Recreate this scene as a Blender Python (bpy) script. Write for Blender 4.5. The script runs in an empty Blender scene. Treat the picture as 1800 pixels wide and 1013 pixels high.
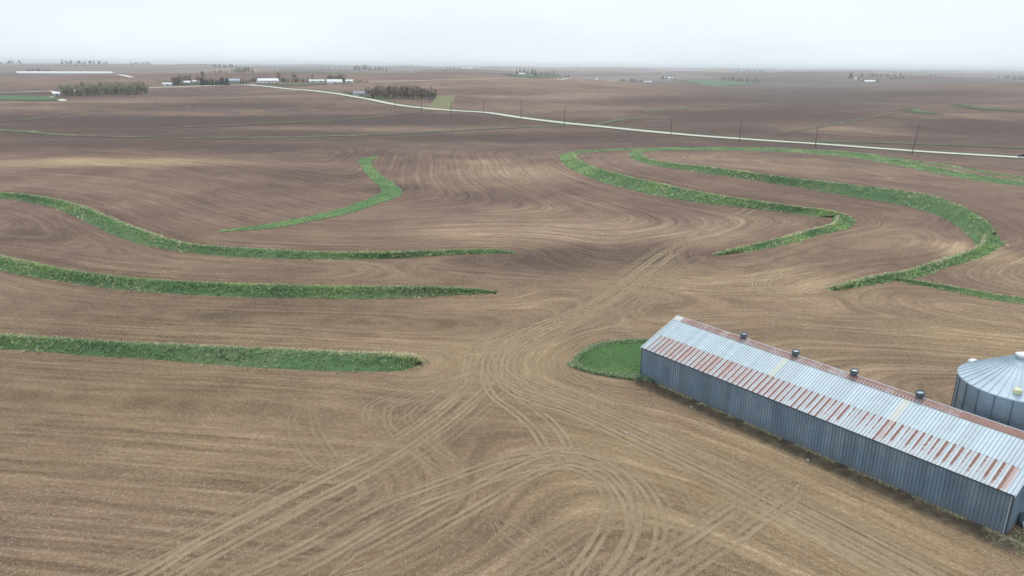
import bpy, math, random
import numpy as np
from mathutils import Vector, Matrix

# ------------------------------------------------------------------ camera, sky, sun, exposure
SC = bpy.context.scene
COL = SC.collection
CAM_H, CAM_F, CAM_PITCH, CAM_ROLL = 35.0, 1265.0, 0.3001, 0.0078
cam_data = bpy.data.cameras.new('camera')
cam_data.sensor_width = 36.0
cam_data.lens = CAM_F / 1800.0 * 36.0
cam_data.clip_start = 0.5
cam_data.clip_end = 80000.0
cam = bpy.data.objects.new('camera', cam_data)
COL.objects.link(cam)
_F = Vector((0, math.cos(CAM_PITCH), -math.sin(CAM_PITCH)))
_U = Vector((0, math.sin(CAM_PITCH), math.cos(CAM_PITCH)))
_r = Vector((1, 0, 0)) * math.cos(CAM_ROLL) + _U * math.sin(CAM_ROLL)
_u = _U * math.cos(CAM_ROLL) - Vector((1, 0, 0)) * math.sin(CAM_ROLL)
cam.matrix_world = Matrix(((_r.x, _u.x, -_F.x, 0), (_r.y, _u.y, -_F.y, 0), (_r.z, _u.z, -_F.z, CAM_H), (0, 0, 0, 1)))
SC.camera = cam

SUN_EL, SUN_AZ = math.radians(58), math.radians(28)      # azimuth from +Y towards +X: ahead and to the right, behind thin cloud
world = bpy.data.worlds.new('World')
SC.world = world
world.use_nodes = True
_t = world.node_tree
_t.nodes.clear()
_sky = _t.nodes.new('ShaderNodeTexSky')
_sky.sky_type = 'NISHITA'
_sky.sun_disc = False
_sky.sun_elevation = SUN_EL
_sky.sun_rotation = SUN_AZ
_sky.dust_density = 3.0
_tc = _t.nodes.new('ShaderNodeTexCoord')
_mp = _t.nodes.new('ShaderNodeMapping')
_mp.inputs['Scale'].default_value = (1.3, 1.3, 7.0)
_n1 = _t.nodes.new('ShaderNodeTexNoise')
_n1.inputs['Scale'].default_value = 2.2
_n1.inputs['Detail'].default_value = 5.0
_n1.inputs['Roughness'].default_value = 0.55
_rm = _t.nodes.new('ShaderNodeMapRange')
_rm.inputs['From Min'].default_value = 0.3
_rm.inputs['From Max'].default_value = 0.7
_rm.inputs['To Min'].default_value = 0.80
_rm.inputs['To Max'].default_value = 0.97
_mx = _t.nodes.new('ShaderNodeMix')
_mx.data_type = 'RGBA'
_mx.inputs[7].default_value = (7.3, 8.05, 8.6, 1)          # the even grey-white of a thin overcast
_bg = _t.nodes.new('ShaderNodeBackground')
_bg.inputs['Strength'].default_value = 0.1
_ow = _t.nodes.new('ShaderNodeOutputWorld')
_t.links.new(_tc.outputs['Generated'], _mp.inputs['Vector'])
_t.links.new(_mp.outputs['Vector'], _n1.inputs['Vector'])
_t.links.new(_n1.outputs['Fac'], _rm.inputs['Value'])
_t.links.new(_rm.outputs['Result'], _mx.inputs[0])
_t.links.new(_sky.outputs['Color'], _mx.inputs[6])
_t.links.new(_mx.outputs[2], _bg.inputs['Color'])
_t.links.new(_bg.outputs['Background'], _ow.inputs['Surface'])

sun_data = bpy.data.lights.new('sun', 'SUN')
sun_data.energy = 1.5
sun_data.angle = math.radians(12)
sun_data.color = (1.0, 0.965, 0.91)
sun = bpy.data.objects.new('sun', sun_data)
COL.objects.link(sun)
_d = Vector((math.sin(SUN_AZ) * math.cos(SUN_EL), math.cos(SUN_AZ) * math.cos(SUN_EL), math.sin(SUN_EL)))
sun.rotation_euler = _d.to_track_quat('Z', 'Y').to_euler()

SC.view_settings.view_transform = 'Standard'
SC.view_settings.look = 'None'
SC.view_settings.exposure = 0.36
SC.view_settings.gamma = 1.0
SC.view_settings.use_curve_mapping = False
SC.cycles.use_denoising = True
SC.cycles.denoiser = 'OPENIMAGEDENOISE'
SC.cycles.denoising_prefilter = 'NONE'
SC.cycles.max_bounces = 6
SC.cycles.volume_bounces = 2
SC.cycles.transparent_max_bounces = 24

# ------------------------------------------------------------------ measured layout (metres; x right, y ahead, from the drone's nadir)
BANKS = {'left_near': [[(-133.67, 92.5, -134.97, 94.66, 1.0), (-125.71, 91.66, -127.01, 93.82, 1.0), (-117.75, 90.82, -119.05, 92.98, 1.0), (-109.79, 89.98, -111.09, 92.14, 1.0), (-101.83, 89.14, -103.13, 91.3, 1.0), (-93.87, 88.3, -95.17, 90.46, 1.0), (-85.91, 87.46, -87.21, 89.62, 1.0), (-77.95, 86.62, -79.25, 88.78, 1.0), (-69.99, 85.78, -71.29, 87.94, 1.0), (-65.27, 85.28, -66.33, 87.2, 1.0), (-57.39, 84.27, -58.3, 86.12, 1.0), (-49.5, 82.93, -50.45, 85.08, 1.0), (-41.99, 81.99, -42.86, 84.25, 1.0), (-34.63, 81.07, -35.47, 83.64, 1.0), (-27.41, 80.17, -28.18, 83.03, 1.0), (-20.38, 79.46, -20.94, 82.25, 1.0), (-14.91, 79.39, -15.27, 81.81, 1.0), (-12.4, 79.95, -12.41, 81.33, 1.0), (-11.08, 82.06, -11.01, 81.59, 0.3)]], 'left_middle': [[(-156.84, 154.2, -159.57, 158.33, 1.1), (-149.65, 150.69, -152.38, 154.82, 1.1), (-142.46, 147.18, -145.19, 151.31, 1.1), (-135.27, 143.67, -138.0, 147.8, 1.1), (-128.08, 140.16, -130.81, 144.29, 1.1), (-120.89, 136.65, -123.62, 140.78, 1.1), (-113.7, 133.14, -116.43, 137.27, 1.1), (-106.51, 129.63, -109.24, 133.76, 1.1), (-99.32, 126.12, -102.05, 130.25, 1.1), (-89.99, 121.56, -92.78, 126.03, 1.1), (-81.32, 117.37, -83.62, 121.37, 1.1), (-73.61, 114.16, -74.92, 116.77, 1.1), (-64.36, 110.95, -65.56, 113.61, 1.1), (-54.22, 108.86, -55.18, 111.36, 1.1), (-44.74, 107.7, -45.52, 110.13, 1.1), (-35.61, 107.1, -36.23, 109.5, 1.1), (-26.69, 107.05, -27.09, 109.16, 1.1), (-19.65, 107.51, -19.9, 109.35, 1.1), (-12.61, 108.55, -12.65, 109.23, 1.1), (-7.27, 109.57, -7.31, 110.37, 0.6), (-2.56, 110.58, -2.56, 110.39, 0.15)]], 'left_far': [[(-208.79, 204.21, -209.13, 205.05, 1.0), (-200.97, 202.54, -201.31, 203.38, 1.0), (-193.15, 200.87, -193.49, 201.71, 1.0), (-185.33, 199.2, -185.67, 200.04, 1.0), (-177.51, 197.53, -177.85, 198.37, 1.0), (-169.69, 195.86, -170.03, 196.7, 1.0), (-161.87, 194.19, -162.21, 195.03, 1.0), (-154.05, 192.52, -154.39, 193.36, 1.0), (-146.23, 190.85, -146.57, 191.69, 1.0), (-135.58, 188.58, -136.33, 190.06, 1.0), (-125.71, 184.89, -126.79, 186.95, 1.0), (-114.49, 177.8, -116.2, 181.71, 1.0), (-102.48, 167.54, -103.64, 172.33, 1.0), (-91.63, 156.62, -92.19, 161.3, 1.0), (-79.92, 145.18, -82.13, 151.73, 1.0), (-69.94, 137.53, -71.73, 142.65, 1.0), (-62.22, 133.68, -63.29, 136.5, 1.0), (-53.41, 130.57, -54.42, 133.6, 1.0), (-44.47, 129.31, -45.29, 132.23, 1.0), (-36.01, 129.33, -36.35, 130.98, 1.0), (-27.72, 130.16, -27.82, 131.03, 1.0), (-21.51, 131.3, -21.53, 131.79, 1.0), (-15.28, 133.28, -15.35, 134.14, 0.7), (-7.75, 134.89, -7.79, 135.75, 0.6), (-2.26, 135.52, -2.28, 136.28, 0.4), (0.5, 136.03, 0.5, 135.75, 0.1)]], 'right_inner': [[(55.95, 321.17, 56.46, 324.38, 0.4), (38.99, 315.58, 39.52, 320.23, 0.4), (27.59, 303.67, 27.48, 310.96, 0.4), (24.98, 295.0, 23.15, 301.81, 0.4)], [(20.48, 300.42, 24.47, 300.62, 0.5), (18.5, 273.52, 23.23, 268.98, 0.8), (20.46, 235.37, 25.74, 233.33, 1.2), (26.66, 209.94, 33.0, 210.73, 1.3), (32.81, 198.26, 39.08, 198.8, 1.4), (38.78, 188.41, 44.84, 189.34, 1.4), (44.72, 181.69, 51.61, 181.0, 1.4), (51.86, 176.07, 59.63, 174.54, 1.3), (60.18, 171.44, 67.24, 168.81, 1.2), (65.74, 167.89, 72.77, 165.8, 1.1), (70.19, 163.53, 76.14, 163.0, 0.6)], [(78.04, 164.09, 75.23, 163.92, 0.5), (77.0, 159.97, 74.07, 160.58, 0.55), (74.06, 155.03, 71.31, 155.87, 0.6), (68.88, 151.29, 67.21, 152.53, 0.6), (62.3, 146.88, 62.55, 149.35, 0.6), (55.03, 141.44, 56.04, 144.57, 0.6), (48.04, 137.5, 48.63, 139.61, 0.6), (43.03, 135.62, 43.07, 136.02, 0.6), (38.78, 134.13, 38.79, 134.27, 0.1)]], 'right_outer': [[(52.84, 307.03, 50.88, 310.03, 0.5), (58.67, 315.43, 57.25, 321.66, 0.5), (69.73, 321.14, 71.03, 327.58, 0.5), (87.54, 322.15, 89.62, 330.25, 0.5), (107.23, 320.77, 110.88, 332.25, 0.5), (122.81, 315.57, 128.18, 329.98, 0.5), (132.01, 308.04, 138.25, 323.21, 0.5), (138.84, 296.56, 145.07, 310.47, 0.5), (141.24, 273.55, 148.53, 288.28, 0.5), (140.82, 249.24, 148.76, 263.94, 0.5), (143.24, 227.33, 149.47, 237.8, 0.5), (148.18, 218.28, 153.65, 226.88, 0.5), (157.83, 214.68, 162.21, 221.13, 0.5), (165.33, 211.88, 169.71, 218.33, 0.5), (172.82, 209.08, 177.2, 215.53, 0.5), (180.31, 206.28, 184.69, 212.73, 0.5), (187.8, 203.48, 192.18, 209.93, 0.5), (195.29, 200.68, 199.67, 207.13, 0.5), (202.78, 197.88, 207.16, 204.33, 0.5), (210.27, 195.08, 214.65, 201.53, 0.5), (217.76, 192.28, 222.14, 198.73, 0.5)], [(50.36, 312.64, 53.78, 312.92, 0.5), (46.42, 281.87, 50.14, 283.3, 0.8), (48.35, 247.81, 50.54, 249.57, 1.2), (60.12, 222.11, 61.72, 225.45, 1.5), (70.87, 206.82, 71.72, 207.6, 1.8), (79.16, 196.39, 80.76, 197.23, 2.0), (87.3, 186.54, 89.84, 189.68, 2.2), (94.18, 179.34, 98.22, 182.51, 2.4), (98.42, 173.77, 103.73, 176.67, 2.4), (100.4, 166.13, 104.73, 166.36, 2.3), (98.15, 153.28, 102.7, 154.27, 1.8), (93.9, 141.81, 101.47, 148.49, 0.9)], [(102.52, 149.03, 100.19, 149.05, 0.6), (99.69, 143.48, 97.22, 143.93, 0.7), (96.56, 139.48, 93.23, 138.97, 0.7), (92.22, 135.61, 89.08, 135.09, 0.7), (84.34, 129.6, 83.72, 131.0, 0.7), (75.78, 124.09, 76.18, 126.03, 0.7), (68.9, 119.66, 69.66, 121.42, 0.7), (64.0, 117.71, 64.52, 119.05, 0.7), (57.87, 114.88, 58.15, 115.8, 0.7), (54.35, 113.33, 54.2, 113.27, 0.7), (52.22, 112.72, 52.3, 113.0, 0.1)]], 'right_upper': [[(142.2, 323.37, 142.63, 324.59, 0.45), (148.96, 303.13, 151.16, 307.96, 0.45), (150.94, 275.59, 154.74, 282.95, 0.45), (154.48, 252.34, 159.72, 261.38, 0.45), (157.69, 235.7, 161.55, 241.88, 0.45), (167.42, 228.28, 169.3, 231.16, 0.45), (173.78, 223.43, 175.66, 226.31, 0.45), (180.14, 218.58, 182.02, 221.46, 0.45), (186.5, 213.73, 188.38, 216.61, 0.45), (192.86, 208.88, 194.74, 211.76, 0.45), (199.22, 204.03, 201.1, 206.91, 0.45), (205.58, 199.18, 207.46, 202.06, 0.45), (211.94, 194.33, 213.82, 197.21, 0.45), (218.3, 189.48, 220.18, 192.36, 0.45)]], 'right_side': [[(65.75, 117.72, 65.82, 118.06, 0.4), (69.89, 114.35, 70.11, 114.94, 0.4), (73.48, 110.87, 74.02, 111.98, 0.4), (76.32, 108.12, 77.03, 109.43, 0.4), (81.33, 105.01, 82.42, 106.77, 0.4), (88.13, 100.79, 89.22, 102.55, 0.4), (94.93, 96.57, 96.02, 98.33, 0.4), (101.73, 92.35, 102.82, 94.11, 0.4), (108.53, 88.13, 109.62, 89.89, 0.4), (115.33, 83.91, 116.42, 85.67, 0.4), (122.13, 79.69, 123.22, 81.45, 0.4), (128.93, 75.47, 130.02, 77.23, 0.4), (135.73, 71.25, 136.82, 73.01, 0.4)]]}
STRIPS = {'waterway': [(-52.17, 279.97, -51.32, 275.28), (-57.16, 272.22, -52.2, 269.64), (-55.24, 260.74, -50.14, 255.41), (-49.81, 241.6, -43.81, 235.71), (-43.07, 220.82, -36.95, 218.66), (-38.63, 208.61, -32.22, 205.6), (-36.99, 201.14, -30.69, 197.48), (-38.38, 191.67, -32.13, 190.82), (-42.82, 177.66, -39.49, 172.13), (-47.67, 169.13, -44.99, 164.05), (-54.25, 159.98, -51.78, 155.36), (-58.76, 154.55, -57.58, 151.25), (-62.4, 149.5, -61.67, 147.93)], 'lawn': [(19.0, 89.54, 16.58, 76.56), (15.96, 89.48, 14.06, 77.31), (12.85, 88.81, 11.49, 78.06), (10.4, 86.96, 9.71, 79.02), (8.52, 84.07, 8.44, 80.0), (7.61, 81.53, 7.83, 80.84)]}
LINES = {'road': [(593.91, 67.4), (568.36, 83.12), (542.81, 98.84), (517.26, 114.56), (491.71, 130.28), (466.16, 146.0), (440.61, 161.72), (415.06, 177.44), (389.51, 193.16), (363.96, 208.88), (338.41, 224.6), (312.86, 240.32), (287.31, 256.04), (261.76, 271.76), (236.21, 287.48), (212.35, 302.16), (187.94, 321.65), (172.38, 341.05), (154.98, 363.18), (132.95, 381.64), (109.04, 403.57), (82.65, 430.18), (55.5, 454.62), (32.21, 475.27), (6.93, 508.18), (-17.79, 545.18), (-44.09, 559.76), (-72.82, 583.45), (-106.67, 625.07), (-154.61, 715.17), (-220.71, 843.61), (-307.89, 955.44), (-360.0, 999.86)], 'road_west': [(-342.98, 994.59), (-379.95, 992.04), (-424.73, 972.79), (-474.94, 951.01)], 'lane_west': [(-733.52, 782.2), (-706.77, 795.78), (-680.02, 809.36), (-653.27, 822.94), (-626.52, 836.52), (-599.77, 850.1), (-570.42, 865.0), (-553.29, 888.93), (-522.08, 848.21)], 'cross_road': [(-200.81, 1004.85), (-151.21, 980.67), (-106.12, 977.75), (-40.32, 1004.51), (23.19, 1126.15), (97.72, 1325.69), (314.7, 2819.11)], 'far_lane': [(-624.85, 1179.79), (-553.84, 1086.67)], 'barn_track': [(-506.77, 812.51), (-375.94, 619.93)], 'creek': [(-436.14, 450.53), (-407.35, 442.08), (-378.56, 433.63), (-349.77, 425.18), (-320.98, 416.73), (-292.19, 408.28), (-264.89, 400.27), (-240.68, 385.97), (-211.51, 376.58), (-173.25, 369.77), (-140.99, 375.91), (-103.32, 388.55), (-70.13, 406.65), (-40.4, 426.54), (-7.58, 441.01), (20.26, 453.14), (38.63, 463.65)], 'draw_a': [(45.26, 457.93), (58.23, 477.91), (72.17, 498.43), (89.33, 508.93), (115.85, 522.75)], 'draw_b': [(97.43, 561.7), (114.21, 577.03), (131.79, 586.47), (153.45, 620.32), (195.14, 640.3), (310.54, 784.18), (375.37, 880.04)], 'field_edge': [(-207.61, 430.43), (-165.86, 453.93), (-126.04, 476.66), (-94.72, 506.85), (-75.43, 537.21), (-60.53, 552.5)], 'right_line': [(147.11, 379.83), (169.46, 376.88), (191.0, 373.07), (208.85, 363.5), (225.95, 354.6), (247.35, 345.63), (265.8, 337.9), (284.25, 330.17), (302.7, 322.44), (321.15, 314.71), (339.6, 306.98), (358.05, 299.25), (376.5, 291.52)], 'right_edge': [(154.44, 425.85), (199.07, 470.21), (265.87, 541.66), (307.5, 582.09)], 'yellow_strip': [(-58.37, 560.44), (-60.57, 614.23), (-63.49, 693.86), (-66.79, 718.27)], 'left_draw': [(-386.08, 322.24), (-372.51, 348.99), (-358.94, 375.74), (-345.37, 402.49), (-331.8, 429.24), (-318.23, 455.99), (-308.8, 474.58), (-308.75, 518.82), (-295.12, 530.51)]}
PATCHES = {'green_west': [(-579.25, 820.39), (-496.15, 802.22), (-381.26, 619.29), (-451.27, 651.89)], 'green_center': [(-24.62, 1416.94), (62.6, 3054.62), (190.88, 3067.4), (71.59, 1308.22), (1.87, 1165.25)], 'green_east': [(554.73, 2637.76), (684.53, 2598.61), (775.01, 2387.61), (579.16, 1966.28), (326.59, 1272.28), (483.43, 1954.65)], 'green_patch': [(306.9, 591.54), (348.69, 649.29), (327.95, 593.5), (328.8, 556.83), (313.54, 552.41), (304.96, 568.61)], 'green_ridge': [(434.91, 749.97), (401.42, 656.75), (412.87, 592.47), (401.17, 575.21), (371.66, 607.13), (386.17, 658.18)], 'green_farm': [(-504.84, 1049.07), (-461.51, 1037.39), (-365.17, 1037.22), (-349.47, 991.37), (-427.43, 979.19), (-464.35, 986.5)], 'green_road': [(-349.47, 991.37), (-333.66, 1012.83), (-195.67, 978.77), (-223.03, 967.67), (-279.83, 959.49)], 'green_house': [(-185.12, 800.8), (-143.93, 745.33), (-105.14, 677.93), (-114.7, 649.29), (-141.7, 705.25)]}
TRACKS = [('m', [(59.91, 174.92), (51.0, 163.3), (41.39, 151.01), (32.78, 139.28), (26.25, 128.42), (18.92, 114.49), (13.12, 104.85), (6.96, 97.06), (2.38, 92.18), (-0.84, 87.93), (-2.62, 82.94), (-3.14, 78.12), (-4.79, 72.01), (-7.44, 66.06), (-10.71, 60.88), (-14.94, 55.69), (-19.25, 50.33), (-23.01, 45.97), (-26.26, 42.19), (-29.11, 38.88)]), ('m', [(26.17, 128.03), (20.02, 115.48), (14.06, 105.42), (8.22, 97.56), (2.36, 90.89), (-1.37, 84.25), (-2.09, 78.96), (-1.18, 73.52), (1.31, 69.38), (3.29, 65.62), (4.39, 61.65), (4.58, 58.54)]), ('m', [(8.27, 98.29), (2.41, 93.5), (-2.22, 89.74), (-4.1, 84.2), (-4.3, 79.76), (-3.73, 76.19), (-5.22, 72.01), (-8.99, 64.48), (-13.35, 57.79), (-17.99, 52.35), (-22.42, 46.65), (-24.81, 42.5), (-27.7, 38.38)]), ('m', [(31.4, 138.05), (21.7, 119.91), (15.87, 109.17), (10.14, 100.82), (4.0, 93.98), (0.43, 87.16), (-0.4, 79.83), (0.41, 75.04), (3.23, 72.15), (7.36, 69.22), (11.5, 64.57), (16.04, 59.42), (19.94, 54.74), (23.24, 50.34), (26.16, 46.56), (28.16, 43.7), (30.74, 39.77)]), ('m', [(14.0, 104.86), (6.82, 94.72), (1.19, 89.19), (-1.32, 81.54), (0.08, 76.89), (5.11, 72.19), (10.65, 66.72), (15.41, 61.49), (19.92, 56.37), (23.69, 51.52), (27.68, 46.11), (29.66, 43.42), (32.28, 39.79)]), ('f', [(2.41, 97.09), (-2.57, 92.88), (-6.48, 88.53), (-9.02, 83.72), (-10.07, 79.0), (-12.09, 76.08), (-15.95, 73.31)]), ('f', [(-3.96, 78.01), (-8.43, 74.77), (-12.31, 71.77), (-14.15, 69.59), (-13.76, 66.71), (-12.31, 63.54)]), ('f', [(-4.34, 76.57), (-8.3, 73.44), (-11.3, 70.54), (-11.94, 67.59), (-10.71, 64.6), (-7.96, 60.66), (-3.78, 55.48)]), ('m', [(-22.37, 38.82), (-19.86, 40.99), (-17.12, 43.36), (-14.62, 45.65), (-10.16, 50.86), (-5.26, 54.46), (-0.91, 57.61), (2.6, 58.98), (6.14, 58.94), (8.66, 56.47), (9.4, 52.93), (8.79, 49.39), (7.34, 45.92), (5.53, 43.08), (3.54, 40.27)]), ('m', [(-13.1, 42.72), (-9.73, 45.94), (-6.29, 49.56), (-2.92, 53.01), (0.27, 56.5), (3.77, 59.2), (6.27, 59.63), (8.93, 57.74), (10.59, 54.19), (10.97, 50.38), (10.34, 47.24), (9.07, 44.65), (7.83, 42.73), (5.85, 40.51)]), ('f', [(3.95, 62.92), (8.15, 61.7), (11.96, 57.78), (13.82, 53.24), (14.1, 49.53), (12.84, 46.21), (10.91, 43.23)]), ('m', [(26.18, 56.51), (20.72, 51.89), (16.38, 48.14), (12.18, 44.69), (9.88, 42.76), (7.55, 40.74)]), ('f', [(25.88, 58.36), (19.48, 52.66), (14.17, 47.56), (9.52, 43.45), (6.81, 40.95)]), ('f', [(-1.82, 50.62), (1.23, 47.05), (3.6, 44.15), (4.24, 42.8)]), ('f', [(8.71, 51.82), (4.63, 48.04), (1.38, 44.69), (-0.11, 42.75)]), ('f', [(-21.91, 70.67), (-21.45, 66.59), (-19.03, 61.45), (-15.57, 56.13)]), ('f', [(37.05, 133.78), (31.5, 126.11), (25.44, 113.96), (18.82, 102.29), (13.86, 93.73)]), ('s', [(47.16, 124.51), (44.97, 121.04), (42.16, 116.71), (41.21, 113.23), (41.76, 109.93), (43.71, 108.51)]), ('f', [(21.73, 91.7), (15.68, 92.66), (10.82, 91.06), (7.4, 86.32), (5.96, 80.81), (6.72, 77.01), (10.14, 72.27), (14.81, 67.03)]), ('f', [(75.09, 99.63), (71.9, 102.52), (66.39, 100.43), (60.82, 96.51), (55.76, 94.58), (46.73, 92.2)]), ('f', [(44.82, 159.61), (27.95, 150.8), (12.41, 154.9), (-0.12, 163.28)])]
BLOBS = [(-139.77, 243.09, 42.1, 10.6, 0.12, 0.28, 0.9), (-87.37, 235.0, 35.2, 11.2, 0.187, -0.1, 0.0), (-0.3, 239.24, 28.4, 22.8, -0.145, 0.22, 0.35), (-12.87, 265.66, 12.5, 10.0, -0.013, 0.1, 0.6), (22.02, 152.04, 36.5, 14.8, -0.027, 0.22, 0.1), (16.36, 134.09, 24.0, 11.8, 0.002, -0.45, -0.2), (-33.31, 208.48, 10.0, 8.0, -0.034, -0.3, -0.2), (-61.62, 228.37, 15.8, 12.7, 0.113, -0.28, -0.1), (-166.99, 477.94, 118.3, 33.7, 0.09, -0.75, -0.3), (-183.53, 526.72, 137.9, 21.4, 0.1, 0.15000000000000002, 0.1), (-94.21, 430.77, 138.3, 18.7, 0.069, 0.18, 0.1), (-151.64, 297.84, 103.3, 27.3, 0.135, -0.1, -0.1), (-98.82, 144.84, 9.5, 7.6, -0.009, -0.25, 0.1), (-105.34, 203.62, 38.9, 17.5, 0.089, 0.12, 0.1), (79.7, 292.46, 47.7, 22.5, 0.105, 0.12, 0.4), (117.53, 249.94, 46.5, 37.2, 0.255, 0.15, 0.3), (82.39, 145.57, 14.4, 11.5, 0.031, 0.15, 0.2), (42.99, 115.75, 23.9, 10.1, 0.008, 0.1, 0.3), (0.06, 85.22, 8.7, 7.0, 0.02, 0.04, 0.4), (17.65, 55.42, 12.6, 8.5, 0.014, -0.02, 0.6), (25.01, 49.01, 9.1, 6.5, 0.013, 0.03, 0.7), (-48.85, 97.06, 32.3, 6.6, 0.022, -0.1, 0.1), (-32.3, 50.55, 11.5, 7.1, 0.013, 0.1, -0.2), (0.1, 69.36, 12.1, 8.0, 0.017, -0.05, 0), (-37.83, 72.87, 12.5, 4.8, 0.018, -0.1, 0.1), (90.4, 135.52, 9.1, 7.3, 0.046, 0.2, 0.5), (61.2, 90.4, 9.3, 7.4, 0.023, 0.05, 0.6), (206.37, 445.86, 44.4, 29.6, 0.133, 0.375, 0.3), (300.76, 488.23, 56.6, 41.0, 0.104, -0.375, -0.1), (328.3, 548.58, 66.0, 29.0, 0.074, 0.15000000000000002, 0.3), (163.65, 534.4, 93.0, 42.2, 0.095, -0.44999999999999996, -0.2), (134.28, 709.39, 109.1, 64.4, 0.445, -0.22499999999999998, -0.1), (44.53, 594.61, 83.1, 37.4, 0.088, 0.15000000000000002, 0.15), (-53.03, 675.26, 51.5, 41.2, 0.085, -0.15000000000000002, 0), (-270.08, 583.69, 121.2, 31.9, 0.104, -0.30000000000000004, 0), (-380.91, 660.38, 141.1, 107.6, -0.333, 0.15000000000000002, 0.2), (455.25, 1201.14, 222.9, 178.3, 0.281, -0.30000000000000004, -0.2), (578.92, 1015.71, 143.6, 55.0, -0.846, -0.375, -0.3), (268.54, 1273.36, 459.6, 367.7, 1.136, 0.22499999999999998, 0.2), (-176.46, 322.28, 99.1, 36.5, 0.1, -0.21000000000000002, 0), (-96.76, 442.79, 108.7, 18.8, 0.048, 0.22499999999999998, 0.1), (-0.62, 388.81, 78.7, 19.5, 0.087, -0.18, 0), (60.37, 530.98, 62.2, 31.7, 0.061, 0.24, 0.1), (269.36, 886.78, 215.8, 172.7, 0.804, -0.33, -0.1), (121.7, 808.3, 174.2, 46.8, 0.969, 0.24, 0.1), (-212.84, 499.53, 74.4, 15.6, 0.107, 0.18, 0.1), (-338.65, 548.71, 60.8, 27.2, 0.092, 0.18, 0.1), (253.83, 500.22, 41.9, 26.1, 0.135, 0.21000000000000002, 0.2), (259.85, 618.54, 80.2, 39.4, 0.119, -0.21000000000000002, 0), (-79.73, 511.12, 47.1, 20.6, 0.055, -0.21000000000000002, 0)]
GUIDES = [[(22.09, 101.57), (39.04, 104.01), (54.64, 100.45), (71.16, 93.82), (76.78, 90.77)], [(-14.22, 123.41), (-0.02, 120.92), (14.47, 117.05), (31.8, 109.48), (48.0, 106.88)], [(-48.57, 57.76), (-35.37, 56.33), (-24.73, 55.01), (-14.42, 53.4)]]
POLES = [(-93.08, 581.18, 8), (-68.84, 554.39, 8), (-43.98, 522.0, 8), (-21.95, 544.34, 8), (5.15, 486.69, 12.7), (31.78, 457.72, 10.7), (89.1, 414.64, 9.2), (117.59, 379.93, 8), (144.54, 349.2, 9.4), (172.39, 314.61, 13)]
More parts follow.
